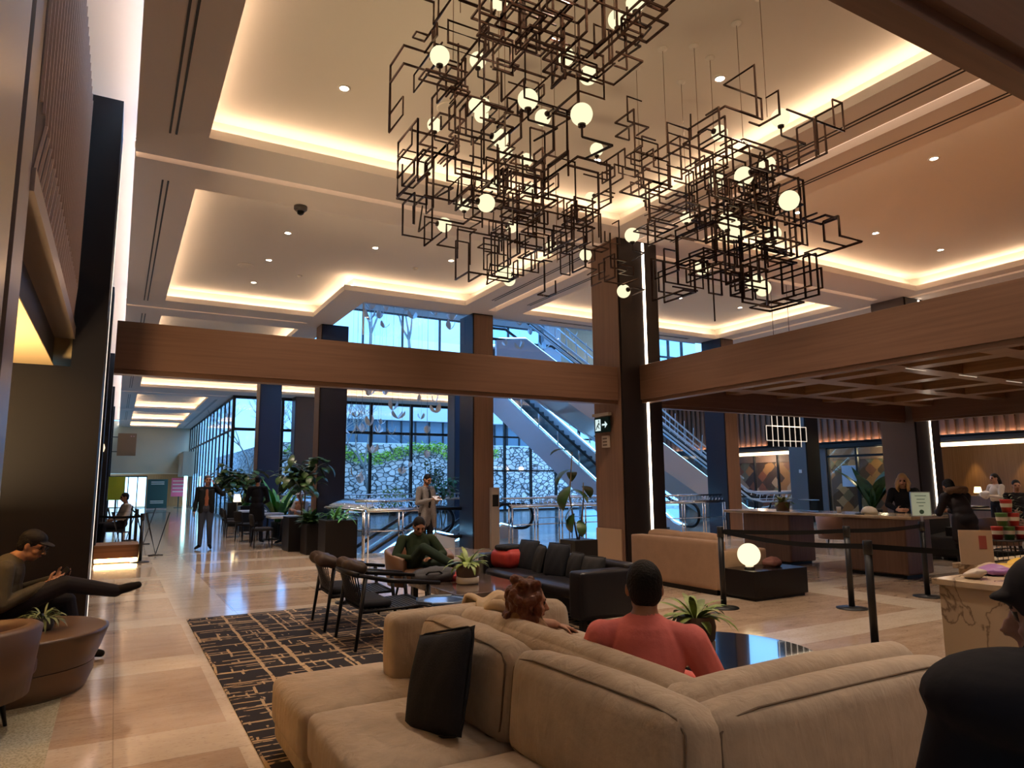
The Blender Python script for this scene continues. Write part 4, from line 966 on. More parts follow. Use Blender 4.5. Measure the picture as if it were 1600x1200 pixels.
b = MB(); b.box(-.52, .52, -.27, .27, .04, .38); b.build('carcass', mat('black_lacquer', (.012, .009, .009), .22), T, bevel=.006)
b = MB(); b.box(-.48, .48, -.24, .24, 0, .04); b.build('plinth', blackwood, T)
T = thing('globe_lamp', 'glowing white globe table lamp on the black box table', 'lamp', (7.50, 6.78, .38))
b = MB(); b.lathe([(.07, 0), (.07, .03), (.05, .05)], 20); b.build('base', chrome, T)
b = MB(); b.sphere((0, 0, .19), .15, 28, 18); b.build('shade', emis('globe_glow', (1, .82, .50), .75), T)
o = pad('coat_pile', mat('dark_red_cloth', (.12, .04, .03), .8), None, .26, .2, .10, (7.98, 6.82, .43), (0, 0, .3), r=.04, puff=.02, wob=.01); tag(o, 'small dark heap behind the globe lamp on the box table', 'cloth')

# --- high communal table
marb = mat('veined_marble', (.42, .32, .21), .2, noise=.35, nscale=3, coat=.3)
T = thing('communal_table', 'long high table with veined stone top behind the belt barriers', 'table', (11.3, 8.45, 0))
b = MB(); b.box(-.52, .52, -1.97, 1.90, .93, .985); b.build('top', marb, T, bevel=.015)
drumw = wood('table_plinth_wood', (.14, .075, .05), (.19, .105, .07), .4, 'z')
for y0, y1 in ((-1.75, -.65), (.45, 1.55)): b = MB(); b.box(-.36, .36, y0, y1, .05, .93); b.box(.34, .40, y0+.1, y1-.1, .05, .93); p_ = b.build('plinth', drumw, T, bevel=.03); b = MB(); b.box(-.30, .30, y0+.06, y1-.06, 0, .05); b.build('toe_kick', blackwood, p_)
pot_plant('potted_plant', 'leafy plant in a square tan planter on the high table', (11.35, 9.35, .985), [(.12, 0), (.14, .16)], mat('tan_pot', (.25, .18, .11), .5), leafm, 26, .26, .035, .16, 31)
T = thing('glass_box', 'small glass box with napkins on the high table', 'box', (11.35, 8.75, .985)); b = MB(); b.box(-.10, .10, -.12, .12, .01, .2); b.build('case', clearp, T); b = MB(); b.box(-.12, .12, -.14, .14, .2, .215); b.box(-.1, .1, -.12, .12, 0, .01); b.build('lid', brushed, T)
T = thing('white_cap', 'white baseball cap lying on the high table', 'cap', (11.05, 7.35, .985), 2.4)
b = MB(); b.lathe([(.13, 0), (.128, .05), (.10, .10), (.05, .128), (.001, .135)], 20, capt=False); b.build('crown', mat('white_cotton', (.62, .56, .46), .8), T)
b = MB(); b.prism([(.10, -.09), (.19, -.07), (.22, 0), (.19, .07), (.10, .09)], .0, .012); b.build('brim', mat('dark_brim', (.02, .02, .02), .8), T)
b = MB(); b.lathe([(.035, 0), (.04, .10)], 14); tag(b.build('paper_cup', mat('cup_white', (.6, .55, .5), .6), loc=(11.3, 8.1, .985)), 'small paper cup on the high table by the white cap', 'cup')

# --- belt barriers
def stanchion(label, x, y):
    t = thing('belt_stanchion', label, 'barrier post', (x, y, 0), 0, 'black belt barrier posts')
    b = MB(); b.lathe([(.18, 0), (.18, .012), (.05, .03)], 28); b.build('base', black_metal, t)
    b = MB(); b.lathe([(.035, .02), (.035, .88)], 16); b.build('post', black_metal, t)
    b = MB(); b.lathe([(.042, .86), (.042, .985), (.036, .99)], 16); b.build('belt_head', black_metal, t); return t
stanchion('black barrier post behind the glass table, in front of the tan sofa', 6.65, 6.45); stanchion('tallest looking black barrier post, standing nearest right of centre', 6.20, 4.17)
stanchion('black barrier post in front of the high table', 7.93, 5.60); stanchion('black barrier post carrying the pale green menu sign', 9.57, 5.62)
belt_m = mat('black_belt', (.008, .008, .008), .7)
def belt(label, a, c, z=.93, group='black barrier belts'):
    a = Vector(a); c = Vector(c); b = MB(); d = (c-a); n_ = d.normalized().cross(Vector((0, 0, 1)))*.002; N_ = 8; ids = []
    for i in range(N_+1):
        p = a+d*i/N_; s_ = -.05*math.sin(PI*i/N_)*(1 if d.length > 2 else .4)
        ids.append([b.add([Vector((p.x, p.y, z+s_+o_))+n_*k]) for o_, k in ((-.025, -1), (.025, -1), (.025, 1), (-.025, 1))])
    for p, q in zip(ids, ids[1:]):
        for j in range(4): b.face((p[j], p[(j+1) % 4], q[(j+1) % 4], q[j]))
    tag(b.build('barrier_belt', belt_m), label, 'belt', group)
belt('black belt from the post by the tan sofa to the post before the high table', (6.69, 6.43, 0), (7.89, 5.62, 0)); belt('black belt from the post by the tan sofa to the nearest post', (6.63, 6.40, 0), (6.22, 4.22, 0))
belt('black belt running on to the post with the menu sign', (7.97, 5.6, 0), (9.53, 5.62, 0)); belt('black belt leaving the nearest post towards the marble counter', (6.24, 4.16, 0), (7.9, 2.6, 0))
T = thing('menu_sign', 'pale green menu sign in a frame on top of a barrier post', 'sign', (9.56, 5.60, .99), 0)
M_ = Matrix.Rotation(-.75, 4, 'Z')
b = MB(); b.box(-.012, .012, -.01, .01, 0, .08, M_); b.box(-.125, .125, -.008, .008, .07, .40, M_); b.build('frame', brushed, T)
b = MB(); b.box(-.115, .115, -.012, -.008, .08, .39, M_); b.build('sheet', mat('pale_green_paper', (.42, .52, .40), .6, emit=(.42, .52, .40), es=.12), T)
b = MB(); 
for i, w_ in enumerate((.07, .05, .055, .03)): b.box(-w_, w_, -.014, -.012, .34-i*.045, .348-i*.045, M_)
b.lathe([(.03, -.0145), (.03, -.0125)], 12, M_ @ Matrix.Translation((0, 0, .13)) @ Matrix.Rotation(-PI/2, 4, 'X') @ Matrix.Translation((0, 0, 0)) if False else M_ @ Matrix.Translation((0, 0, .13)) @ Matrix.Rotation(PI/2, 4, 'X') @ Matrix.Translation((0, 0, .027)))
b.build('printing', mat('dark_green_ink', (.04, .10, .06), .6), T)
# V shaped stands and posts at left
for x, y, s in ((.53, 16.5, 'nearest black barrier post at left by the lit plinth'), (.50, 19.6, 'second black barrier post at left'), (.45, 23.2, 'third black barrier post at left, partly hidden'), (.35, 27.5, 'farthest black barrier post at left')): stanchion(s, x, y)
belt('black belt between the two nearest left posts', (.53, 16.55, 0), (.50, 19.55, 0)); belt('black belt between the second and third left posts', (.5, 19.65, 0), (.45, 23.15, 0)); belt('black belt leading left from the nearest left post', (.49, 16.5, 0), (-.25, 16.9, 0))
for x, y, s in ((.88, 17.9, 'right of the barrier posts'), (.22, 18.9, 'left of the barrier posts'), (.75, 21.5, 'farther right'), (.1, 22.5, 'farther left')):
    t = thing('v_stand', 'thin black V shaped rope stand at left, '+s, 'stand', (x, y, 0)); b = MB(); b.tube([(0, 0, .02), (-.24, 0, .95), (.24, 0, .95)], .012, 6, closed=True); b.build('v_frame', black_metal, t); b = MB(); b.box(-.15, .15, -.07, .07, 0, .02); b.build('foot', black_metal, t)
# lit plinth by the left pillars
T = thing('lit_plinth', 'low wooden plinth with glowing underside at the left pillar', 'plinth', (.08, 17.0, 0)); b = MB(); b.box(-.38, .42, -.45, .5, .10, .36); b.build('box', wood('plinth_wood', (.16, .07, .03), (.24, .11, .05), .4, 'x'), T); b = MB(); b.box(-.36, .40, -.44, .48, 0, .02); b.box(-.36, .38, -.36, .48, .02, .10); b.build('base', mat('plinth_base', (.5, .4, .3), .6), T); b = MB(); b.box(-.36, .40, -.42, -.40, .03, .09); b.build('led', emis('plinth_led', (1, .65, .3), 22), T)
# dining chair at left wall
def dining_chair(label, x, y, rz, group, m=blackwood, h=.85):
    t = thing('dining_chair', label, 'chair', (x, y, 0), rz, group)
    pad('seat', greyfab, t, .46, .46, .08, (0, 0, .45), r=.03, puff=.01, n=4)
    for sx_ in (-1, 1):
        for sy_ in (-1, 1): b = MB(); b.tube([(sx_*.20, sy_*.20, .43), (sx_*.22, sy_*.22, 0)], [.02, .014], 6); b.build('leg', m, t)
    b = MB(); 
    for s in (-1, 1): b.tube([(-.21, s*.19, .45), (-.27, s*.19, h-.05)], .016, 6)
    b.build('back_post', m, t); pad('backrest', greyfab, t, .06, .46, .28, (-.26, 0, h-.17), (0, -.15, 0), r=.025, puff=.01, n=4)
    return t
dc = dining_chair('dark dining chair beside the left wall posts', .02, 20.6, PI, 'dark dining chairs')
for x, y, rz, s in ((-.05, 24.0, PI, 'dark dining chair farther along the left wall'), (3.30, 18.7, 0, 'dark dining chair at the nearest restaurant table by the planters'), (3.3, 21.1, .3, 'dark dining chair just behind the man in black'), (3.2, 22.9, 0, 'dark dining chair left of the man in black'), (4.42, 19.75, PI, 'dark dining chair across the nearest restaurant table'), (4.4, 21.0, PI, 'dark dining chair across the second restaurant table'), (3.3, 24.4, 0, 'dark dining chair farthest along the planter row')):
    copy_tree(dc, (x, y, 0), rz, s)
for x, y, s in ((3.88, 19.0, 'white clothed restaurant table behind the black planter box'), (3.88, 21.2, 'white clothed restaurant table beside the man in black'), (3.9, 23.9, 'white clothed restaurant table farther back near the potted trees')):
    t = thing('restaurant_table', s, 'table', (x, y, 0), 0, 'restaurant tables'); b = MB(); b.box(-.38, .38, -.38, .38, .70, .75); b.build('top', mat('white_tabletop', (.55, .58, .65), .3), t); b = MB(); b.tube([(0, 0, .02), (0, 0, .7)], .03, 8); b.box(-.22, .22, -.22, .22, 0, .02); b.build('pedestal', black_metal, t)
for i, (x, y, s) in enumerate(((3.75, 18.9, 'stemmed wine glass on the nearest restaurant table'), (4.0, 19.2, 'second stemmed wine glass on the nearest restaurant table'), (3.75, 21.1, 'stemmed wine glass on the table by the man in black'), (4.0, 21.4, 'second stemmed glass on the table by the man in black'))):
    b = MB(); b.lathe([(.035, 0), (.005, .01), (.005, .08), (.035, .12), (.04, .16), (.03, .20)], 12, capt=False); tag(b.build('wine_glass', clearp, loc=(x, y, .75)), s, 'glass', 'wine glasses on restaurant tables')
for x, y, s in ((3.95, 27.6, 'small glowing standing lamp behind the potted trees'),):
    t = thing('standing_lamp', s, 'lamp', (x, y, 0)); b = MB(); b.lathe([(.09, .95), (.14, .95), (.11, 1.22), (.08, 1.22)], 14, capb=False, capt=False); b.build('shade', emis('lampshade_glow', (1, .75, .4), 2), t); b = MB(); b.lathe([(.12, 0), (.02, .02), (.015, 1.0)], 12); b.build('base', black_metal, t)

# --- black planters and cabinet with the trees of the restaurant edge
def planter(label, x0, x1, y0, y1, h, fill=None, seed=1, name='planter_box'):
    t = thing(name, label, 'planter', ((x0+x1)/2, (y0+y1)/2, 0), 0, 'black planter boxes'); b = MB(); w_, d_ = (x1-x0)/2, (y1-y0)/2
    b.box(-w_, w_, -d_, d_, 0, h); b.build('box', mat('planter_brown_black', (.009, .007, .006), .4), t, bevel=.01)
    if fill:
        b = MB(); r_ = random.Random(seed)
        for i in range(fill[0]): az = r_.uniform(0, 6.28); leaf(b, (r_.uniform(-w_*.7, w_*.7), r_.uniform(-d_*.7, d_*.7), h-.01), az, r_.uniform(.5, 1.45), fill[1]*r_.uniform(.7, 1.2), fill[2], r_.uniform(.4, 1.3))
        b.build('foliage', fill[3], t)
    return t
planter('black planter cabinet nearest the chrome railing', 3.88, 4.56, 14.78, 15.4, .80, (26, .5, .03, leafp), 1)
planter('low black planter with spotted shrub, second in the row', 3.78, 4.14, 16.0, 16.6, .68, (90, .42, .05, leafg), 2)
planter('black planter carrying the fiddle leaf tree, third in the row', 3.60, 4.3, 17.0, 17.7, .80)
planter('black planter box with bright grasses behind the man in black', 3.72, 4.4, 25.2, 25.9, .85, (60, .5, .02, leafp), 4)
planter('far black planter box with low grasses at the corridor edge', 3.75, 4.5, 28.6, 29.3, .90, (40, .5, .02, leafp), 5)
def tree_plant(label, loc, h0, crown, n, L_, W, m, seed, stems=2, cat='tree'):
    t = thing('indoor_tree', label, cat, loc); r_ = random.Random(seed); b = MB(); tips = []
    for s in range(stems):
        p = Vector((r_.uniform(-.05, .05), r_.uniform(-.05, .05), 0)); pts = [p]
        for k in range(4): p = p+Vector((r_.uniform(-.08, .08), r_.uniform(-.08, .08), h0/4)); pts.append(p)
        b.tube(pts, [.022, .02, .018, .015, .010], 6)
        for k in range(7):
            a = r_.uniform(0, 6.28); e = pts[-1-(k % 2)]; q = e+Vector((math.cos(a)*crown[0]*r_.uniform(.3, .8), math.sin(a)*crown[0]*r_.uniform(.3, .8), crown[1]*r_.uniform(-.1, .8))); b.tube([e, (e+q)/2+Vector((0, 0, .05)), q], [.009, .007, .004], 5); tips += [q, (e+q)/2]
    b.build('trunk', stemm, t); b = MB()
    for i in range(n):
        c = tips[i % len(tips)]; p = c+Vector((r_.gauss(0, .08), r_.gauss(0, .08), r_.gauss(0, .08))); leaf(b, p, r_.uniform(0, 6.28), r_.uniform(-.4, .8), L_*r_.uniform(.7, 1.2), W*r_.uniform(.8, 1.2), .9, seg=4)
    b.build('foliage', m, t); return t
tree_plant('fiddle leaf tree rising from the third black planter before the dark column', (3.98, 17.35, .8), .95, (.85, .75), 130, .34, .095, leafg, 4, 2)
tree_plant('broad leaved tree spreading over the far planter boxes by the glass corner', (3.9, 25.5, .85), .80, (1.15, .55), 170, .34, .10, leafg, 8, 3)
tree_plant('broad leaved tree farthest along the planter row', (4.0, 28.9, .9), .9, (1.1, .55), 120, .34, .10, leafg, 12, 2)
T = thing('palm_plant', 'bright green upright palm behind the man in black', 'plant', (4.36, 22.0, 0)); b = MB(); b.lathe([(.2, 0), (.24, .45)], 20); b.build('pot', mat('planter_black', (.015, .013, .013), .4), T); b = MB(); r_ = random.Random(2)
for i in range(34): leaf(b, (r_.uniform(-.1, .1), r_.uniform(-.1, .1), .44), i*2.4, r_.uniform(1.0, 1.5), r_.uniform(1.1, 1.7), .07, r_.uniform(.3, .9), seg=7)
b.build('foliage', leafp, T)
tree_plant('slim ficus tree beyond the railing by the walnut column at the garden window', (12.95, 30.0, 0), 1.6, (.75, 1.6), 360, .14, .05, mat('ficus_leaf', (.05, .15, .06), .4), 31, 3)
T = thing('garden_shrub', 'low light green shrub at the foot of the garden window', 'plant', (12.1, 33.4, 0)); b = MB(); leafcloud(b, (0, 0, .8), (.7, .5, .7), 400, .10, random.Random(4)); b.build('foliage', mat('lime_leaf', (.20, .33, .06), .5), T); b = MB(); b.lathe([(.2, 0), (.25, .4)], 16); b.build('pot', MATS['planter_black'], T)
tree_plant('small leafy plant seen beneath the rising escalator', (10.9, 24.6, 0), 1.3, (.5, .6), 120, .2, .06, MATS['ficus_leaf'], 51, 2)

# --- kiosk and wall signs
T = thing('info_kiosk', 'slim pale metal kiosk with a dark screen beside the middle column', 'kiosk', (7.92, 14.86, 0)); b = MB(); b.box(-.11, .11, -.05, .05, 0, 1.45); b.build('body', mat('pale_metal', (.40, .34, .28), .4, .3), T, bevel=.006); b = MB(); b.box(-.08, .08, -.056, -.05, 1.0, 1.28); b.build('screen', mat('dark_screen', (.02, .02, .02), .15), T)
T = thing('exit_sign', 'dark exit sign with running figure and right arrow on the lit column', 'sign', (7.24, 9.62, 2.40)); b = MB(); b.box(-.02, .02, -.20, .20, 0, .26); b.build('housing', mat('sign_dark_green', (.010, .035, .035), .3), T)
b = MB(); b.box(-.05, .02, -.24, .22, .28, .33); b.build('mount', mat('mount_grey', (.45, .38, .32), .5), T)
wm = emis('sign_white', (.75, .95, .95), .45)
def yz(b, pts, x=-.0215, th=.001):
    b.prism(pts, 0, th, Matrix(((0, 0, 1, x-th), (-1, 0, 0, 0), (0, 1, 0, 0), (0, 0, 0, 1))))
b = MB(); yz(b, [(.02, .115), (.10, .115), (.10, .07), (.17, .13), (.10, .19), (.10, .145), (.02, .145)]); b.build('arrow', wm, T)
b = MB(); yz(b, [(-.17, .03), (-.02, .03), (-.02, .23), (-.17, .23)]); b.build('door_panel', wm, T)
b = MB(); dg = MATS['sign_dark_green']
yz(b, [(-.085, .19), (-.06, .19), (-.06, .215), (-.085, .215)], -.0228); yz(b, [(-.13, .11), (-.07, .18), (-.05, .165), (-.10, .10)], -.0228); yz(b, [(-.11, .11), (-.06, .06), (-.05, .07), (-.09, .12)], -.0228); yz(b, [(-.13, .11), (-.16, .05), (-.145, .045), (-.11, .10)], -.0228); yz(b, [(-.06, .16), (-.03, .13), (-.035, .12), (-.07, .15)], -.0228)
b.build('running_figure', dg, T)
T = thing('wall_notice', 'small pale plate with dark marks below the exit sign', 'sign', (7.27, 9.57, 2.14)); b = MB(); b.box(-.02, .02, -.09, .09, 0, .20); b.build('plate', mat('pale_plate', (.50, .42, .34), .5), T); b = MB()
for i in range(3): yz(b, [(-.06, .03+i*.055), (.06, .03+i*.055), (.06, .055+i*.055), (-.06, .055+i*.055)], -.0215)
b.build('mark', mat('plate_mark', (.12, .08, .06), .5), T)
# hanging tile light
T = thing('tile_pendant', 'hanging dark screen of black tiles with pale frames right of centre', 'pendant', (12.08, 9.75, 2.25)); blackt = mat('black_tile', (.004, .004, .005), .5); palef = mat('pale_frame', (.85, .80, .72), .5, emit=(1, .85, .7), es=.35)
b = MB(); rows = [(-.62, .60, .12, .42), (-.44, .42, .42, .68), (-.28, .42, .68, .84), (-.56, .42, 0, .12)]
for x0, x1, z0, z1 in rows: b.box(x0, x1, -.02, .02, z0, z1)
b.build('tiles', blackt, T); b = MB()
for x0, x1, z0, z1 in rows[:3]:
    for z in (z0, z1): b.box(x0, x1, -.03, -.02, z-.008, z+.008)
for x in (-.62, -.44, -.28, -.1, .08, .25, .42, .60): 
    for x0, x1, z0, z1 in rows:
        if x0-.01 <= x <= x1+.01: b.box(x-.007, x+.007, -.03, -.02, z0, z1)
b.build('frame', palef, T); b = MB(); b.tube([(-.2, 0, .84), (-.2, 0, 3.5)], .006, 5); b.tube([(.3, 0, .84), (.3, 0, 3.5)], .006, 5); b.build('cable', black_metal, T)
b = MB(); b.box(-.02, .0, -.06, .06, 0, .13); o = b.build('thermostat', mat('pale_switch', (.6, .55, .52), .5), loc=(22.99, 18.0, 1.85)); tag(o, 'small pale switch plate on the grey brown column', 'switch')

# --- marble counter with snacks
T = thing('marble_counter', 'cream marble service counter at the right edge piled with snacks', 'counter', (5.9, 1.75, 0))
def marble():
    m = bpy.data.materials.new('cream_marble'); m.use_nodes = True; t = m.node_tree; b = t.nodes['Principled BSDF']
    c = t.nodes.new('ShaderNodeTexCoord'); n = t.nodes.new('ShaderNodeTexNoise'); n.inputs['Scale'].default_value = 1.6; n.inputs['Detail'].default_value = 6; n.inputs['Distortion'].default_value = 1.2
    t.links.new(c.outputs['Object'], n.inputs['Vector']); r = ramp(t, [(.0, (.50, .38, .25)), (.485, (.50, .38, .25)), (.50, (.20, .14, .09)), (.515, (.48, .36, .24)), (1, (.55, .43, .30))]); t.links.new(n.outputs['Fac'], r.inputs['Fac']); t.links.new(r.outputs[0], b.inputs['Base Color']); b.inputs['Roughness'].default_value = .2; return m
mrb = marble(); b = MB(); b.box(-1.08, 1.3, -1.4, 1.0, 0, .86); b.build('body', mrb, T); b = MB(); b.box(-1.11, 1.3, -1.4, 1.03, .86, .90); b.box(-.12, 1.5, -.3, 1.43, .861, .901); b.build('worktop', mrb, T, bevel=.004); b = MB(); b.box(-.09, 1.48, .99, 1.40, 0, .861); b.build('rear_body', mrb, T)
cupr = mat('red_cup', (.42, .02, .02), .4); cupg = mat('green_cup', (.08, .20, .05), .4); cupw = mat('cup_print', (.7, .65, .55), .5)
T = thing('wire_rack', 'black wire rack carrying the stacked red and green cups', 'rack', (6.16, 2.93, .901)); b = MB()
for z in (.0, .09, .17): b.tube([(-.16, -.10, z+.005), (.16, -.10, z+.005), (.16, .10, z+.005), (-.16, .10, z+.005)], .004, 5, closed=True)
for x in (-.16, -.08, 0, .08, .16):
    for y in (-.1, .1): b.tube([(x, y, 0), (x, y, .175)], .003, 4)
b.box(-.16, .16, -.10, .10, .172, .178); b.build('wire_frame', black_metal, T)
k = 0; dirc = Vector((.85, -.53, 0))
for row, (n_, off) in enumerate(((3, -.09), (2, -.045), (1, 0))):
    for i in range(n_):
        p = Vector((6.16, 2.93, 1.08+row*.105))+dirc*(off+i*.09)
        t = thing('snack_cup', '%s snack cup on the rack, %s' % (('red', 'green')[(i+row) % 2], (('left', 'middle', 'right')[i]+' in the bottom row', ('left', 'right')[i % 2]+' in the middle row', 'alone on top')[row]), 'cup', p, 0, 'stacked snack cups')
        b = MB(); b.lathe([(.032, 0), (.042, .095), (.044, .1), (.001, .1)], 16, capt=False); b.build('cup', (cupr, cupg)[(i+row) % 2], t)
        b = MB(); b.lathe([(.0375, .04), (.041, .07)], 16, capb=False, capt=False); b.build('print_band', cupw, t); k += 1
r_ = random.Random(11)
packs = [('purple snack bag', (.28, .12, .32), 5.28, 2.62, .15), ('yellow snack bag', (.62, .38, .05), 5.52, 2.66, .12), ('orange snack bag', (.6, .22, .04), 5.66, 2.60, .14), ('amber snack bag', (.65, .36, .04), 5.92, 2.55, .15), ('cream wrapped pastry', (.45, .33, .22), 5.36, 2.70, .12), ('golden snack bag', (.68, .42, .06), 5.80, 2.72, .12), ('brown pastry', (.38, .2, .09), 5.05, 2.38, .14), ('pale wrapped sandwich', (.5, .42, .34), 5.00, 2.62, .12), ('orange pastry', (.55, .26, .09), 4.93, 2.22, .13), ('dark chocolate bar', (.05, .03, .03), 5.42, 2.45, .12)]
for nme, c_, x, y, s in packs:
    o = pad('snack_pack', mat(nme.replace(' ', '_'), c_, .4, bump=.5, bscale=18), None, s*1.15, s*.8, .035, (x, y, .93), (r_.uniform(-.25, .25), r_.uniform(-.15, .15), r_.uniform(0, 3)), r=.008, puff=.018, wob=.009, n=8, seed=int(x*100)); tag(o, nme+' lying on the marble counter '+('near its left end' if x < 5.3 else 'in the middle heap' if x < 5.65 else 'towards the right'), 'snack', 'snacks on the marble counter')
o = pad('folded_blanket', mat('tan_paper', (.34, .25, .15), .7), None, .34, .26, .13, (6.22, 2.62, .97), (0, 0, .4), r=.05, puff=.02, wob=.004); tag(o, 'rolled tan paper bundle on the counter right of the cups', 'bundle')
T = thing('menu_card', 'upright cream card with a red figure on the marble counter', 'card', (5.80, 3.00, .901), -.9); b = MB(); b.box(-.11, .11, -.008, .008, 0, .26); b.build('card', mat('cream_card', (.50, .38, .26), .6), T); b = MB(); b.box(.02, .07, -.011, -.008, .12, .22); b.build('print', mat('card_red', (.35, .08, .06), .6), T); 
T = thing('fir_branches', 'dusty green fir branches in a vase at the right edge of the counter', 'plant', (6.46, 2.90, .901)); b = MB(); b.lathe([(.06, 0), (.08, .12), (.05, .2)], 16, capt=False); b.build('vase', mat('vase_grey', (.25, .2, .16), .4), T); b = MB(); r_ = random.Random(6)
for i in range(16):
    az = i*2.4; 
    for q in range(16): leaf(b, (math.cos(az)*.012*q, math.sin(az)*.012*q, .18+.022*q), az+r_.choice((-1, 1))*1.1, .5, .07, .006, .3, seg=2)
b.build('foliage', mat('fir_green', (.10, .11, .07), .7), T)

# --- restaurant lounge in the right background
for x, y, s in ((16.0, 7.8, 'round backed brown armchair in the right background, left one'), (18.6, 7.2, 'round backed brown armchair in the right background, right one'), (14.7, 10.6, 'round backed brown armchair nearest the far lit column')): tub_chair(s, (x, y, 0), 2.2, mat('rust_leather', (.19, .10, .07), .45), blackwood, .78, .66, .42)
T = thing('banquette', 'dark grey banquette behind the person in the dark coat', 'sofa', (15.1, 8.3, 0), .3); pad('seat', greyfab, T, 2.2, .7, .4, (0, 0, .25), r=.05, puff=.01); pad('backrest', greyfab, T, 2.2, .2, .45, (0, .28, .6), r=.05, puff=.01)
b = MB(); b.box(-.22, .22, -.2, .2, 0, .62); tag(b.build('black_cube_table', blackwood, loc=(14.55, 7.75, 0)), 'black cube side table in front of the dark banquette', 'table')
for x, y, s in ((19.5, 11.2, 'nearest'), (21.0, 10.2, 'middle'), (22.3, 11.8, 'farthest')):
    t = thing('restaurant_table', 'dark restaurant table with white napkins in the right background, %s one' % s, 'table', (x, y, 0)); b = MB(); b.box(-.6, .6, -.45, .45, .71, .75); b.build('top', blackwood, t); b = MB(); b.tube([(0, 0, .02), (0, 0, .71)], .04, 8); b.box(-.3, .3, -.3, .3, 0, .02); b.build('pedestal', black_metal, t)
    for q in (-.3, .3): b = MB(); b.prism([(-.14, -.1), (.14, -.1), (.1, .1), (-.1, .1)], 0, .02); tag(b.build('napkin', mat('white_napkin', (.7, .66, .62), .8), loc=(x+q, y-.1, .75)), 'white folded napkin, %s side of the %s dark table' % ('left' if q < 0 else 'right', s), 'napkin', 'white napkins in the right background')
for x, y, s in ((23.5, 13.0, 'left'), (24.3, 12.6, 'right')): t = thing('buffet_lamp', 'small glowing lamp on the back counter by the oak wall, %s one' % s, 'lamp', (25.4, y-.1, 1.0)); b = MB(); b.lathe([(.10, .1), (.12, .1), (.09, .3)], 12, capb=False); b.build('shade', emis('small_shade', (1, .7, .35), 2.2), t); b = MB(); b.lathe([(.06, 0), (.015, .02), (.015, .2)], 10); b.build('base', black_metal, t)
b = MB(); b.box(-.3, .3, -2.6, 2.2, 0, 1.0); tag(b.build('back_counter', MATS['table_plinth_wood'], loc=(25.4, 12.6, 0)), 'low wooden service counter along the oak wall', 'counter')
T = thing('banana_plant', 'large dark green banana plant beside the far glass entrance', 'plant', (24.3, 16.0, 0)); b = MB(); b.lathe([(.25, 0), (.32, .5)], 16); b.build('pot', MATS['planter_black'], T); b = MB(); r_ = random.Random(9)
for i in range(12): leaf(b, (0, 0, .5), i*2.4, r_.uniform(1.1, 1.5), r_.uniform(1.4, 2.2), .24, r_.uniform(.3, .9), seg=7)
b.build('foliage', leafg, T)
# ================================================================== ATRIUM, CHANDELIER
GA = [(1.93, 4.47, 4.75), (2.45, 4.05, 4.33), (2.56, 3.54, 3.99), (3.05, 4.43, 5.08), (2.62, 4.79, 4.41), (2.55, 4.91, 3.87), (2.75, 6.22, 4.16), (2.6, 6.14, 5.17), (2.27, 5.51, 4.39), (3.31, 5.98, 3.67), (4.07, 7.22, 4.03), (4.44, 5.87, 5.23), (2.62, 5.2, 5.35), (3.01, 5.85, 5.35), (3.12, 4.21, 4.81), (3.29, 4.03, 5.25), (3.27, 5.14, 4.94), (2.94, 5.88, 5.35), (3.08, 6.03, 5.35), (3.35, 7.01, 4.78), (3.95, 6.58, 5.3), (3.39, 6.08, 5.03), (3.82, 6.29, 4.8), (4.28, 7.52, 4.85), (5.02, 7.72, 4.8), (4.87, 6.72, 4.33), (5.33, 7.21, 5.35), (2.41, 4.41, 5.35), (4.01, 7.49, 5.35), (3.38, 3.91, 5.35)]
GB = [(4.8, 5.92, 3.66), (4.42, 5.29, 4.04), (4.3, 3.31, 3.65), (4.26, 3.69, 3.99), (4.17, 3.8, 3.63), (4.85, 4.77, 3.62), (4.9, 4.19, 3.33), (5.17, 4.33, 3.34), (4.65, 3.61, 4.56), (4.72, 4.34, 4.78), (4.24, 3.78, 3.56), (5.13, 4.16, 4.49), (5.92, 6.05, 4.78), (4.92, 4.59, 4.46), (5.44, 4.39, 3.94), (5.92, 6.8, 5.35)]
RA = [(1.95, 4.15, 4.91, .45, 8), (2.23, 3.9, 4.75, .5, 9), (2.44, 3.57, 4.62, .45, 8), (2.8, 3.46, 4.72, .4, 7), (2.06, 4.26, 4.56, .4, 6), (2.34, 4.0, 4.5, .5, 7), (2.6, 3.65, 4.33, .45, 7), (2.16, 4.81, 4.39, .45, 6), (2.34, 4.73, 4.24, .45, 8), (2.52, 4.52, 4.19, .5, 9), (2.76, 4.52, 4.08, .45, 7), (2.31, 4.9, 4.03, .45, 8), (2.64, 4.84, 3.96, .5, 10), (2.98, 4.89, 3.93, .45, 8), (3.04, 5.45, 3.84, .45, 7), (3.4, 5.36, 3.87, .45, 8), (3.89, 5.52, 4.01, .4, 6), (4.18, 5.61, 3.88, .4, 6), (3.74, 5.65, 3.75, .4, 5), (3.9, 5.46, 4.33, .35, 4), (4.49, 5.69, 3.74, .35, 3), (2.1, 4.6, 4.85, .3, 5), (2.5, 5.0, 4.1, .35, 6), (3.1, 5.9, 4.0, .35, 6)]
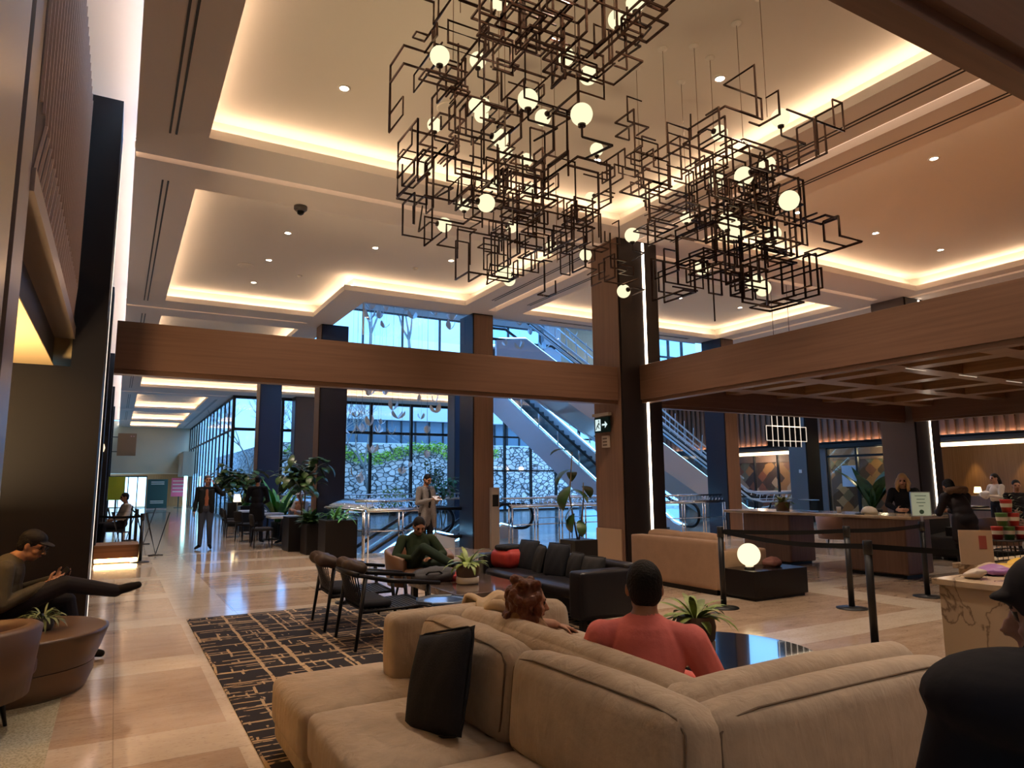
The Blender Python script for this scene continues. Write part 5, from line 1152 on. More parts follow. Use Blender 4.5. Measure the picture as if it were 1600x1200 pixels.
RB = [(4.19, 5.0, 4.71, .35, 6), (4.22, 4.81, 4.34, .45, 7), (4.27, 4.43, 4.39, .45, 7), (4.25, 4.1, 4.3, .45, 7), (4.41, 3.89, 4.36, .45, 6), (4.49, 3.63, 4.27, .45, 6), (4.36, 4.54, 4.08, .4, 5), (4.29, 4.81, 4.1, .4, 5), (4.27, 3.91, 4.0, .45, 7), (4.39, 3.63, 3.91, .45, 7), (4.17, 3.91, 3.64, .4, 7), (4.36, 3.68, 3.66, .45, 9), (4.49, 3.6, 3.71, .35, 5), (4.14, 3.97, 3.38, .4, 6), (4.33, 3.75, 3.35, .4, 8), (4.27, 4.05, 3.15, .35, 4), (4.39, 3.75, 3.15, .3, 5), (4.25, 3.85, 3.55, .26, 5), (4.45, 3.62, 3.42, .24, 4), (4.15, 4.0, 3.45, .22, 3)]
FL = [(5.61, 17.5, 6.16), (5.59, 17.5, 5.87), (6.03, 18.0, 6.06), (6.23, 18.0, 6.31), (6.79, 19.0, 6.68), (6.4, 17.0, 6.11), (7.26, 17.0, 6.07), (7.56, 16.6, 5.89), (7.4, 19.0, 6.42), (6.85, 20.0, 6.29), (8.15, 18.0, 5.97), (9.34, 17.0, 6.23), (10.21, 17.5, 6.22), (11.89, 19.0, 6.73), (12.09, 20.0, 6.59), (13.85, 20.0, 6.65), (5.76, 18.0, 3.91), (6.93, 20.0, 4.22), (7.19, 18.0, 3.83), (8.55, 20.0, 4.07), (6.63, 18.5, 3.6), (6.98, 19.0, 3.42), (7.32, 17.0, 3.42), (5.83, 18.0, 3.1), (6.81, 20.0, 3.33), (5.61, 19.0, 2.94), (6.54, 21.0, 3.16), (7.07, 21.0, 3.15), (6.8, 19.0, 2.97), (7.47, 18.0, 2.94), (5.91, 18.0, 2.37), (6.36, 17.0, 1.8), (8.52, 22.0, 2.1), (7.27, 17.5, 2.23), (5.44, 18.0, 1.73), (5.91, 19.0, 1.58), (6.04, 20.0, 3.51), (8.51, 21.0, 3.63), (12.0, 19.0, 5.92), (10.49, 18.0, 5.61), (9.72, 17.5, 5.55)]
# --- escalators.  local +x = uphill; bottom landing at the origin
esc_side = mat('escalator_side_panel', (.66, .72, .84), .35, .1); esc_glass = glassm('escalator_glass', (.90, .96, 1.0)); rubber = mat('black_rubber', (.008, .008, .010), .35)
esc_led = emis('escalator_light_strip', (.30, .66, 1.0), 5.0)
step_m = mat('escalator_step', (.10, .11, .13), .35, .7)
def escalator(label, loc, rz, rise, z_base=0, wd=1.35, loop='bottom', guard=False, posts=False, name='escalator', lead=1.1):
    t = thing(name, label, 'escalator', (loc[0], loc[1], z_base), rz); run = rise/math.tan(PI/6)
    def line(dz): return [(-lead, dz), (0, dz), (run, rise+dz), (run+lead, rise+dz)]
    for s in (-1, 1):
        y = s*wd/2
        poly = [(-lead, .22), (0.0, .34), (run, rise+.34), (run+lead, rise+.22), (run+lead, rise-.62), (run+.3, rise-.62), (.75, -.05), (-lead, -.05)]
        b = MB(); M_ = Matrix(((1, 0, 0, 0), (0, 0, 1, y-.06 if s > 0 else y-.06), (0, 1, 0, 0), (0, 0, 0, 1))); b.prism(poly, 0, .12, M_); b.build('side_panel', esc_side, t)
        b = MB(); b.tube([(x, y, z) for x, z in [(-lead, .235), (0, .355), (run, rise+.355), (run+lead, rise+.235)]], .035, 6); b.build('deck_trim', chrome, t)
        b = MB(); gp = [(-lead-.15, .25), (0, .36), (run, rise+.36), (run+lead+.15, rise+.25), (run+lead+.15, rise+.86), (run, rise+.93), (0, .93), (-lead-.15, .86)]
        b.prism(gp, -.006, .006, Matrix(((1, 0, 0, 0), (0, 0, 1, y), (0, 1, 0, 0), (0, 0, 0, 1)))); b.build('glass_balustrade', esc_glass, t)
        R_ = .34; pts = []
        def arc(cx, cz, a0, a1):
            return [(cx+R_*math.cos(a0+(a1-a0)*k/10), y, cz+R_*math.sin(a0+(a1-a0)*k/10)) for k in range(11)]
        pts += [(-.2, y, .27)]+[(-lead-.2+R_*math.cos(a)*1.0, y, .60+R_*math.sin(a)) for a in [(-PI/2-PI*k/10) for k in range(11)]]
        pts += [(-.15, y, .94), (.15, y, 1.0), (run, rise+.94+.0, 0) and (run, y, rise+.95)]
        pts += [(run+lead+.2+R_*math.cos(a), y, rise+.60+R_*math.sin(a)) for a in [(PI/2-PI*k/10) for k in range(11)]]+[(run+.3, y, rise+.27)]
        b = MB(); b.tube(pts, .045, 8); b.build('handrail', rubber, t)
        b = MB(); b.tube([(x, y-.05*s, z) for x, z in [(-lead, .30), (0, .42), (run, rise+.42), (run+lead, rise+.30)]], .016, 5); b.build('light_strip', esc_led, t)
        if posts:
            b = MB(); k = 0; n_ = int(run/1.25)
            for k in range(n_): x = .5+k*1.25; z = x*math.tan(PI/6); b.tube([(x, y, z+.36), (x+.0, y, z+.95)], .028, 6)
            b.build('balustrade_posts', brushed, t)
        if guard and s == guard:
            b = MB(); off = .42*s
            for dz, o_, r_ in ((1.08, .10*s, .045), (.78, .22*s, .035), (1.55, off, .028)): b.tube([(-3.2, y+o_, dz), (-.3, y+o_, dz), (.35, y+o_, dz+.12), (run, y+o_, rise+dz)] if dz != 1.55 else [(.9, y+o_, 1.65), (run, y+o_, rise+dz)], r_, 8)
            n_ = int(run/.42)
            for k in range(n_): x = .95+k*.42; z = x*math.tan(PI/6); b.tube([(x, y+.10*s, z+1.08), (x+.25, y+off, z+1.55+.14)], .012, 5)
            for k in range(8): b.tube([(-3.0+k*.38, y+.10*s, 1.08), (-2.75+k*.38, y+.22*s, .80)], .012, 5)
            b.build('guard_rail', mat('pale_steel', (.72, .80, .90), .3, .35), t)
    b = MB(); n_ = int(rise/.2)
    b.box(-lead, .2, -wd/2+.06, wd/2-.06, -.02, .02); b.box(run, run+lead, -wd/2+.06, wd/2-.06, rise-.03, rise+.02)
    for k in range(n_): x = .2+(run-.2)*k/n_; b.box(x, x+run/n_+.01, -wd/2+.06, wd/2-.06, rise*k/n_-.05, rise*(k+1)/n_)
    b.build('steps', step_m, t)
    b = MB(); b.quad((.8, -wd/2+.05, -.04), (.8, wd/2-.05, -.04), (run+.2, wd/2-.05, rise-.6), (run+.2, -wd/2+.05, rise-.6)); b.build('soffit', esc_side, t)
    return t
escalator('up escalator with pale blue side rising away behind the middle column', (13.95, 15.95), PI/2, 5.77, posts=True, lead=.45)
escalator('escalator descending to the right behind the lit column, nearer of the pair', (21.2, 19.5), PI, 5.77, guard=1)
escalator('escalator with extra pale guard rails descending to the right, farther of the pair', (24.2, 22.6), PI, 5.77, guard=1)
escalator('down escalator to the lower level left of the middle column', (.0+7.05-7.16, 16.45), 0, 4.0, z_base=-4.0, wd=1.2, lead=.5)
escalator('down escalator to the lower level right of the middle column', (9.0+.9-7.16, 18.3), 0, 4.0, z_base=-4.0, wd=1.2, lead=.5)

# --- chrome railings round the void
def railing(label, pts, inward, gap_posts=.75, ladder=True):
    t = thing('chrome_railing', label, 'railing', (pts[0][0], pts[0][1], 0)); o = Vector((pts[0][0], pts[0][1], 0)); P_ = [Vector((x, y, 0))-o for x, y in pts]
    b = MB(); b.tube([p+Vector((0, 0, .98)) for p in P_], .032, 8); b.build('top_rail', chrome, t)
    b = MB(); b.tube([p+Vector((0, 0, .55)) for p in P_], .014, 6); b.build('mid_rail', chrome, t)
    for i in range(len(P_)-1):
        a, c = P_[i], P_[i+1]; d = c-a; n_ = max(1, round(d.length/gap_posts))
        for k in range(n_+(1 if i == len(P_)-2 else 0)):
            p = a+d*k/n_; dn = d.normalized()
            b = MB(); b.tube([p-dn*.045, p-dn*.045+Vector((0, 0, .96))], .020, 8); b.tube([p+dn*.045, p+dn*.045+Vector((0, 0, .96))], .020, 8); b.build('post', chrome, t)
        b = MB(); dn = d.normalized(); M_ = Matrix.Translation(a) @ Matrix.Rotation(math.atan2(d.y, d.x), 4, 'Z'); b.box(.06, d.length-.06, -.006, .006, .08, .90, M_); b.build('glass_panel', esc_glass, t)
    if ladder:
        iv = Vector(inward); b = MB(); Q = [p+iv*.55+Vector((0, 0, 1.17)) for p in P_]; b.tube(Q, .024, 8); Q2 = [p+iv*.08+Vector((0, 0, 1.02)) for p in P_]; b.tube(Q2, .014, 6)
        for i in range(len(P_)-1):
            d = P_[i+1]-P_[i]; n_ = int(d.length/.13)
            for k in range(n_): p = P_[i]+d*(k+.5)/n_; sh = d.normalized()*.16; b.tube([p+iv*.04+Vector((0, 0, 1.0)), p+iv*.55+sh+Vector((0, 0, 1.17))], .010, 5)
        b.build('slatted_top', chrome, t)
    return t
railing('chrome post railing with slatted slanting top between planter box and seated man in green', [(4.7, 14.62), (6.25, 14.62)], (-.15, 1, 0))
railing('chrome railing along the left edge of the void behind the planter box', [(4.68, 14.75), (4.68, 24.3)], (.9, .0, 0), 1.2)
railing('chrome railing with slatted top right of the middle column', [(8.3, 14.75), (12.6, 14.75)], (.1, 1, 0))
railing('chrome railing beside the lit column and tan sofa', [(12.95, 14.65), (15.30, 14.65)], (.1, .25, 0), .8)
railing('chrome railing farther back at the foot of the garden window', [(5.0, 24.9), (12.4, 24.9)], (0, .7, 0), 1.6)
railing('second chrome railing behind the right escalator loop', [(10.6, 17.35), (13.0, 17.35)], (.1, -.8, 0), 1.0)

# --- suspended white porcelain flowers in the atrium
LOW = sorted([q for q in range(len(FL)) if (FL[q][2]-EYE)/math.hypot(FL[q][0], FL[q][1]) < .165], key=lambda q: FL[q][0]/FL[q][1]); HIGH = sorted([q for q in range(len(FL)) if q not in LOW], key=lambda q: FL[q][0]/FL[q][1])
ORD = ['first', 'second', 'third', 'fourth', 'fifth', 'sixth', 'seventh', 'eighth', 'ninth', 'tenth', 'eleventh', 'twelfth', 'thirteenth', 'fourteenth', 'fifteenth', 'sixteenth', 'seventeenth', 'eighteenth', 'nineteenth', 'twentieth']+['twenty '+q for q in ('first', 'second', 'third', 'fourth', 'fifth', 'sixth')]
BL = {q: 'white hanging porcelain blossom below the walnut beam, %s from the left' % ORD[k] for k, q in enumerate(LOW)}; BL.update({q: 'white hanging porcelain blossom above the walnut beam, %s from the left' % ORD[k] for k, q in enumerate(HIGH)})
petal = mat('white_porcelain', (.88, .90, .92), .35); wire_m = mat('fine_wire', (.35, .37, .4), .4, .6)
names = ['upper', 'lower']
for i, (x, y, z) in enumerate(FL):
    r_ = random.Random(100+i); t = thing('hanging_blossom', BL[i], 'ornament', (x, y, z), r_.uniform(0, 6.28), 'white blossoms hanging in the atrium')
    b = MB(); n_ = r_.choice((2, 3, 4)); s_ = r_.uniform(.20, .34)
    for k in range(n_): leaf(b, (0, 0, 0), k*2*PI/n_+r_.uniform(-.4, .4), r_.uniform(.3, 1.2), s_, s_*.24, -.5, fold=.3, seg=5)
    b.build('petals', petal, t); b = MB(); top = (9.66 if y < 24.2 else ZC)-z
    b.tube([(0, 0, 0), (0, 0, top)], .003, 4); b.build('wire', wire_m, t)

# --- chandeliers: bent square rods, milk glass globes, thin cables
rod_m = mat('dark_nickel_rod', (.085, .050, .038), .2, .95); globe_m = emis('milk_globe', (1.0, .86, .52), .62); cup_m = mat('globe_cup', (.05, .035, .03), .25, .8)
def chandelier(label, rods, globes, cables, seed, ncap):
    c0 = Vector((sum(g[0] for g in globes)/len(globes), sum(g[1] for g in globes)/len(globes), ZC+.36)); t = thing('chandelier', label, 'chandelier', c0); r_ = random.Random(seed); k = 0
    AX = (Vector((1, 0, 0)), Vector((0, 1, 0)), Vector((0, 0, 1)))
    for (x, y, z, sp, cnt) in rods:
        for q in range(int(cnt*.68)):
            b = MB()
            p = Vector((x+r_.uniform(-sp, sp), y+r_.uniform(-sp, sp), z+r_.uniform(-sp, sp)*.7)); p.z = min(p.z, 5.6); pts = [p.copy()]; last = -1; L0 = r_.uniform(.16, .32)
            for s in range(r_.choice((4, 5, 6, 7))):
                a = r_.choice([i for i in range(3) if i != last]); last = a; sg = r_.choice((-1, 1))
                if s and s % 2 == 0 and r_.random() < .6: sg = -lastsg.get(a, sg)
                L_ = L0*r_.choice((.6, 1, 1, 1.4)); cc = (x, y, z)[a]; sg = sg if abs(p[a]+sg*L_-cc) < (sp+.10 if a < 2 else sp*.8+.1) else -sg; p = p+AX[a]*sg*L_
                if p.z > 5.7: p.z = 5.6
                if s == 0: lastsg = {}
                lastsg[a] = sg; pts.append(p.copy())
            b.tube([v-c0 for v in pts], .0078, 4)
            if r_.random() < .5:   # parallel offset repeat linked by a crossbar: open box
                off = AX[(last+1) % 3]*L0*r_.choice((-.5, .5)); b.tube([v+off-c0 for v in pts[:5]], .0078, 4); b.tube([pts[0]-c0, pts[0]+off-c0], .0078, 4); b.tube([pts[min(4, len(pts)-1)]-c0, pts[min(4, len(pts)-1)]+off-c0], .0078, 4)
            b.build('bent_rod', rod_m, t)
    for g in globes:
        G_ = Vector(g)-c0; b = MB(); b.sphere((0, 0, 0), .075, 20, 14); go = b.build('globe', globe_m, t, loc=G_)
        a = r_.choice([Vector((0, 0, -1)), Vector((0, 0, -1)), Vector((1, 0, 0)), Vector((0, -1, 0)), Vector((-1, 0, 0))]); R3 = a.to_track_quat('Z', 'Y').to_matrix().to_4x4()
        b = MB(); b.lathe([(.028, .070), (.026, .088), (.010, .095)], 12, R3); b.tube([a*.09, a*.16], .008, 4); e = a*.16; o2 = AX[0] if abs(a.x) < .5 else AX[1]; b.tube([e, e+o2*r_.uniform(.15, .3), e+o2*.2+AX[1 if o2 is AX[0] else 2]*.25], .0078, 4); b.build('holder', cup_m, go)
    for (x, y, z0) in cables:
        b = MB(); b.tube([Vector((x, y, z0))-c0, Vector((x, y, ZC+.355))-c0], .0035, 5); b.build('cable', mat('steel_cable', (.3, .22, .16), .4, .8), t)
    for (x, y) in {(round(cx, 2), round(cy, 2)) for cx, cy, _ in cables}:
        b = MB(); b.lathe([(.05, 0), (.05, -.012), (.012, -.03)], 16, Matrix.Translation(Vector((x, y, ZC+.358))-c0)); b.build('ceiling_plate', plaster_up, t)
    return t
cabA = [(g[0], g[1], g[2]) for g in RA[::3]]; cabB = [(5.05, 4.93, 4.9), (5.16, 4.45, 4.9), (5.06, 4.07, 4.9), (4.79, 5.13, 4.8), (4.77, 5.54, 4.8), (5.35, 5.0, 4.7), (5.4, 5.5, 4.6)]
chandelier('large left chandelier of bent dark rods with glowing globes over the lounge', RA, GA, cabA, 4, 0)
chandelier('right chandelier of bent dark rods with glowing globes before the lit column', RB, GB, cabB, 7, 0)
# ================================================================== PEOPLE
skin_l = mat('skin_light', (.50, .27, .18), .5, noise=.08, nscale=12); skin_m = mat('skin_warm', (.36, .175, .10), .5, noise=.08, nscale=12)
lip_m = mat('lips', (.30, .10, .08), .45); eye_m = mat('eye_dark', (.02, .014, .012), .2); brow_m = mat('eyebrow', (.03, .018, .012), .8)
def V3(*a): return Vector(a)
def capsule(mb, a, ra, c, rc, n=12):
    a = Vector(a); c = Vector(c); d = (c-a)
    if d.length < 1e-5: mb.sphere(a, max(ra, rc), n, 8); return
    L_ = d.length; R3 = d.to_track_quat('Z', 'Y').to_matrix().to_4x4(); M_ = Matrix.Translation(a) @ R3
    pr = [(max(ra*math.cos(t_), 1e-4), ra*math.sin(t_)) for t_ in [-PI/2+PI/2*k/5 for k in range(6)]]+[(max(rc*math.cos(t_), 1e-4), L_+rc*math.sin(t_)) for t_ in [PI/2*k/5 for k in range(6)]]
    mb.lathe(pr, n, M_)
def frame(f, u):
    f = Vector(f).normalized(); u = Vector(u); u = (u-f*u.dot(f)).normalized(); r = f.cross(u)
    return Matrix((r, f, u)).transposed()     # columns right, forward, up
class Body:
    def __init__(s): s.p = []
    def cap(s, a, ra, c, rc, m): s.p.append(('c', Vector(a), ra, Vector(c), rc, m)); return s
    def chain(s, pts, rs, m):
        for i in range(len(pts)-1): s.cap(pts[i], rs[i], pts[i+1], rs[i+1], m)
        return s
    def ell(s, c, r, m, R=None): s.p.append(('e', Vector(c), Vector(r), R or Matrix.Identity(3), m)); return s
    def mesh(s, name, parent, vox, smooth=2, noise=0, bias=None):
        mb = MB()
        for q in s.p:
            if q[0] == 'c': capsule(mb, q[1], q[2], q[3], q[4])
            else: mb.sphere(q[1], 1, 18, 12, tuple(q[2]), q[3])
        mats = []
        for q in s.p:
            if q[-1] not in mats: mats.append(q[-1])
        o = mb.build(name, mats, None)
        md = o.modifiers.new('r', 'REMESH'); md.mode = 'VOXEL'; md.voxel_size = vox; md.use_smooth_shade = True
        if smooth: sm = o.modifiers.new('s', 'SMOOTH'); sm.factor = .5; sm.iterations = smooth
        bpy.context.view_layer.update(); dg_ = bpy.context.evaluated_depsgraph_get(); me = bpy.data.meshes.new_from_object(o.evaluated_get(dg_))
        o.modifiers.clear(); old = o.data; o.data = me; bpy.data.meshes.remove(old); me.name = name
        me.materials.clear()
        for m in mats: me.materials.append(m)
        n = len(me.vertices); co = np.empty(n*3, np.float32); me.vertices.foreach_get('co', co); co = co.reshape(-1, 3)
        nl = len(me.loops); nf = len(me.polygons); cen = np.empty(nf*3, np.float32); me.polygons.foreach_get('center', cen); cen = cen.reshape(-1, 3)
        best = np.full(nf, 1e9); mi = np.zeros(nf, np.int32)
        for q in s.p:
            if q[0] == 'c':
                a, c = np.array(q[1]), np.array(q[3]); d = c-a; L2 = max(1e-9, d@d); t_ = np.clip(((cen-a)@d)/L2, 0, 1); ds = np.linalg.norm(cen-(a+t_[:, None]*d), axis=1)-(q[2]+(q[4]-q[2])*t_)
            else:
                Rm = np.array(q[3]); l_ = ((cen-np.array(q[1]))@Rm)/np.array(q[2]); ds = (np.linalg.norm(l_, axis=1)-1)*min(q[2])
            w_ = ds < best; best[w_] = ds[w_]; mi[w_] = mats.index(q[-1])
        me.polygons.foreach_set('material_index', mi); me.polygons.foreach_set('use_smooth', [True]*nf); me.update()
        if parent is not None: o.parent = parent
        return o
def hand(B, w, d, nrm, m, side=1, curl=.5, k=1.0, thumb_in=.3):
    """w wrist, d direction of the palm, nrm palm normal (towards the palm side), side: +1 thumb on d x nrm side"""
    d = Vector(d).normalized(); nrm = Vector(nrm); nrm = (nrm-d*nrm.dot(d)).normalized(); s = d.cross(nrm).normalized()*side; w = Vector(w)
    R_ = frame(d, nrm); B.ell(w+d*.052*k, (.040*k, .056*k, .016*k), m, R_)
    for i, (off, L_) in enumerate(((.030, .072), (.010, .080), (-.010, .075), (-.029, .058))):
        p = w+d*.088*k+s*off*k; a = curl*(.7+.12*i); v = d.copy(); pts = [p]
        for j, fr in enumerate((.45, .32, .23)):
            ax = v.cross(nrm).normalized(); v = (v*math.cos(a)+nrm*math.sin(a)).normalized(); p = p+v*L_*fr*k; pts.append(p)
        B.chain(pts, [.0095*k, .009*k, .0082*k, .007*k], m)
    p0 = w+d*.025*k+s*.028*k; p1 = p0+(s*.8+d*.5+nrm*thumb_in).normalized()*.040*k; p2 = p1+(d*.8+s*.15+nrm*(thumb_in+.3)).normalized()*.033*k
    B.chain([p0, p1, p2], [.013*k, .011*k, .0085*k], m)
def head(B, c, f, u, skin, beard=None, brow=brow_m, k=1.0, neck_to=None):
    R_ = frame(f, u); c = Vector(c); P = lambda x, y, z: c+R_ @ Vector((x, y, z))*k
    B.ell(P(0, -.008, .018), (.074*k, .094*k, .100*k), skin, R_); B.ell(P(0, .012, -.045), (.060*k, .072*k, .068*k), beard or skin, R_)
    B.ell(P(0, .045, -.088), (.026*k, .024*k, .020*k), beard or skin, R_)                                   # chin
    B.ell(P(0, .066, .034), (.052*k, .022*k, .018*k), skin, R_)                                            # brow ridge
    B.cap(P(0, .085, .015), .009*k, P(0, .108, -.022), .0125*k, skin); B.ell(P(.011, .096, -.026), (.008*k,)*3, skin, R_); B.ell(P(-.011, .096, -.026), (.008*k,)*3, skin, R_)
    for s in (-1, 1):
        B.ell(P(s*.030, .078, .010), (.013*k, .009*k, .0085*k), eye_m, R_); B.cap(P(s*.016, .090, .031), .004*k, P(s*.046, .079, .030), .004*k, brow)
        B.ell(P(s*.045, .058, -.020), (.022*k, .022*k, .020*k), skin, R_); B.ell(P(s*.077, -.006, .000), (.009*k, .018*k, .031*k), skin, R_)
    B.cap(P(-.019, .088, -.052), .0055*k, P(.019, .088, -.052), .0055*k, lip_m)
    if neck_to is not None: B.cap(P(0, -.02, -.06), .052*k, neck_to, .060*k, skin)
    return P, R_
def haircap(P, R_, m, parent, k=1, length=0, style='short', vox=.008, name='hair'):
    H = Body(); H.ell(P(0, -.020, .034), (.081*k, .098*k, .098*k), m, R_); H.ell(P(0, -.05, -.01), (.074*k, .06*k, .07*k), m, R_)
    if style == 'long':
        r_ = random.Random(3)
        for i in range(16):
            a = -2.6+5.2*i/15; x, y = math.sin(a)*.075, -math.cos(a)*.075-.02; 
            if y > .035: continue
            H.chain([P(x, y, .02), P(x*1.25+r_.uniform(-.01, .01), y*1.2, -.06), P(x*1.3+r_.uniform(-.02, .02), y*1.25, -.06-length*.5), P(x*1.15+r_.uniform(-.02, .02), y*1.2, -.06-length)], [.026, .028, .024, .010], m)
    if style == 'curly':
        r_ = random.Random(5)
        for i in range(90):
            a = r_.uniform(-2.3, 2.3); z = r_.uniform(-.17, .12); rad = .095 if z < .06 else .07; H.ell(P(math.sin(a)*rad, -math.cos(a)*rad-.02, z), (r_.uniform(.016, .032),)*3, m, R_)
    return H.mesh(name, parent, vox, 1)
def person(name_label, loc, rz, J, C, vox=.011, hairstyle='short', hair=None, k=1.0, extras=None, skirt=None, cat='person', noise=0):
    t = thing('person', name_label, cat, loc, rz); B = Body(); sk = C['skin']; top = C['top']; bot = C['bottom']; shoe = C['shoe']
    g = lambda n: Vector(J[n])
    pel, ch, nk = g('pelvis'), g('chest'), g('neck'); sp = (nk-pel).normalized(); rt = (g('shR')-g('shL')).normalized(); fwd = sp.cross(rt)*1; fwd = Vector(rt).cross(Vector(sp))*-1
    RT = Matrix((rt, sp.cross(rt).normalized(), sp)).transposed()
    B.ell(ch, (.168*k, .128*k, .190*k), top, RT); B.ell((ch+pel)/2+sp*.02, (.162*k, .128*k, .16*k), top, RT); B.ell(pel+sp*.02, (.172*k, .130*k, .125*k), C.get('hip', bot), RT)
    B.ell(nk-sp*.05, (.115*k, .075*k, .07*k), top, RT)
    for S_ in 'LR':
        s = -1 if S_ == 'L' else 1
        sh, el, wr = g('sh'+S_), g('el'+S_), g('wr'+S_); slv = C.get('sleeve', top)
        B.cap(nk-sp*.05, .060*k, sh, .062*k, top); B.chain([sh, (sh+el)/2, el], [.072*k, .064*k, .054*k], slv); fa = el+(wr-el)*.88; B.chain([el, (el+fa)/2, fa], [.055*k, .048*k, .037*k], C.get('forearm'+S_, C.get('forearm', slv))); B.cap(fa, .026*k, wr, .023*k, sk)
        hd = Vector(J.get('hd'+S_, (wr-el))); hn = Vector(J.get('hn'+S_, (-s, 0, 0))); hand(B, wr, hd, hn, sk, side=J.get('th'+S_, 1), curl=J.get('curl'+S_, .45), k=k)
        hp, kn, an = g('hip'+S_), g('kn'+S_), g('an'+S_); toe = g('toe'+S_); B.chain([hp, (hp+kn)/2, kn], [.096*k, .085*k, .068*k], bot); B.chain([kn, kn+(an-kn)*.35, an], [.067*k, .064*k, .052*k], bot)
        B.cap(an, .040*k, an+(toe-an)*.25, .040*k, shoe); heel = an-(toe-an).normalized()*.03; B.chain([heel+Vector((0, 0, 0)), (an+toe)/2, toe], [.036*k, .040*k, .030*k], shoe)
    P, R_ = head(B, g('head'), g('face'), Vector(J.get('headup', (0, 0, 1))), sk, C.get('beard'), k=k, neck_to=nk)
    if skirt: skirt(B)
    if extras: extras(B, P, R_, t)
    B.mesh('body', t, vox, 2)
    if hair is not None: haircap(P, R_, hair, t, k, C.get('hairlen', .12), hairstyle, max(.007, vox*.8))
    return t, P, R_
def standing(h=1.75):
    q = h/1.75; J = dict(pelvis=(0, 0, .96), chest=(0, .0, 1.27), neck=(0, -.01, 1.48), head=(0, .02, 1.635), face=(0, 1, -.05), shL=(-.185, -.01, 1.42), shR=(.185, -.01, 1.42),
        elL=(-.235, -.03, 1.13), elR=(.235, -.03, 1.13), wrL=(-.24, .05, .88), wrR=(.24, .05, .88), hipL=(-.09, 0, .90), hipR=(.09, 0, .90), knL=(-.10, .03, .49), knR=(.10, .03, .49), anL=(-.11, -.02, .085), anR=(.11, -.02, .085), toeL=(-.14, .17, .035), toeR=(.14, .17, .035))
    return {a: tuple(c*q for c in v) if a != 'face' else v for a, v in J.items()}
def sitting(seat=.45):
    z = seat+.09
    return dict(pelvis=(0, 0, z+.03), chest=(0, -.06, z+.33), neck=(0, -.07, z+.54), head=(0, -.02, z+.70), face=(0, 1, -.1), shL=(-.185, -.08, z+.48), shR=(.185, -.08, z+.48), elL=(-.25, .02, z+.21), elR=(.25, .02, z+.21),
        wrL=(-.12, .24, z+.15), wrR=(.12, .24, z+.15), hipL=(-.09, .02, z), hipR=(.09, .02, z), knL=(-.13, .44, z+.03), knR=(.13, .44, z+.03), anL=(-.13, .50, .085), anR=(.13, .50, .085), toeL=(-.15, .68, .035), toeR=(.15, .68, .035))
blackc = mat('black_coat', (.010, .009, .011), .85, bump=.25, bscale=20); shoeb = mat('black_shoe', (.006, .005, .005), .8); jeans = mat('blue_jeans', (.045, .060, .10), .85, bump=.2, bscale=60)
hair_blk = mat('black_hair', (.006, .005, .005), .6, bump=.8, bscale=90); hair_gry = mat('grey_hair', (.11, .10, .10), .6, bump=.5, bscale=90); hair_red = mat('auburn_hair', (.14, .038, .012), .45, bump=.8, bscale=60); hair_bl = mat('blonde_hair', (.55, .34, .14), .5, bump=.6, bscale=70)
olive = mat('olive_jacket', (.060, .050, .030), .85, bump=.4, bscale=22, noise=.15, nscale=8); darkpant = mat('dark_trousers', (.014, .013, .018), .8, bump=.25, bscale=25)

# 1 seated man in cap with phone
J = sitting(.45); J.update(pelvis=(0, 0, .53), chest=(0, .02, .78), neck=(0, .08, .935), head=(0, .20, 1.035), face=(.35, .93, -.42), shL=(-.19, .03, .86), shR=(.19, .03, .86), elL=(-.27, .02, .60), elR=(.27, .04, .58), wrL=(-.07, .38, .74), wrR=(.08, .33, .715),
    hdL=(.35, .8, .25), hdR=(-.2, .85, .2), hnL=(.9, -.2, .3), hnR=(-.9, -.2, .3), thL=-1, thR=1, curlL=.55, curlR=.6, hipL=(-.1, .03, .52), hipR=(.1, .03, .52), knR=(.08, .47, .70), anR=(-.02, .86, .60), toeR=(.0, 1.04, .64), knL=(-.12, .48, .53), anL=(-.12, .58, .09), toeL=(-.12, .78, .04))
t, P, R_ = person('seated man in olive jacket and black cap looking down at his phone at left', (-.80, 7.50, 0), -PI/2, J, dict(skin=skin_m, top=olive, bottom=darkpant, shoe=shoeb), .008, hair=hair_blk, k=1.1)
blackcap = mat('black_cap', (.012, .010, .011), .7); H = Body(); H.ell(P(0, -.012, .062), (.088, .105, .075), blackcap, R_); H.ell(P(0, .085, .055), (.070, .075, .012), blackcap, R_); H.mesh('cap', t, .007, 2)
b = MB(); 
for s in (-1, 1): b.tube([P(s*.030+.020*math.cos(a), .100, .008+.017*math.sin(a)) for a in [i*PI/6 for i in range(12)]], .002, 5, closed=True)
b.tube([P(-.010, .102, .012), P(.010, .102, .012)], .002, 5)
for s in (-1, 1): b.tube([P(s*.050, .098, .012), P(s*.080, .0, .012)], .0018, 5)
b.build('glasses', black_metal, t)
b = MB(); b.box(-.036, .036, -.075, .075, -.005, .005, Matrix.Translation((-.80, 7.50, .0)) @ Matrix.Identity(4)); 
o = MB().box(-.036, .036, -.075, .075, -.005, .005).build('mobile_phone', black_metal, loc=(-.34, 7.50, .80)); o.rotation_euler = (.2, -.9, .1); tag(o, 'black mobile phone held by the seated man in the cap', 'phone')

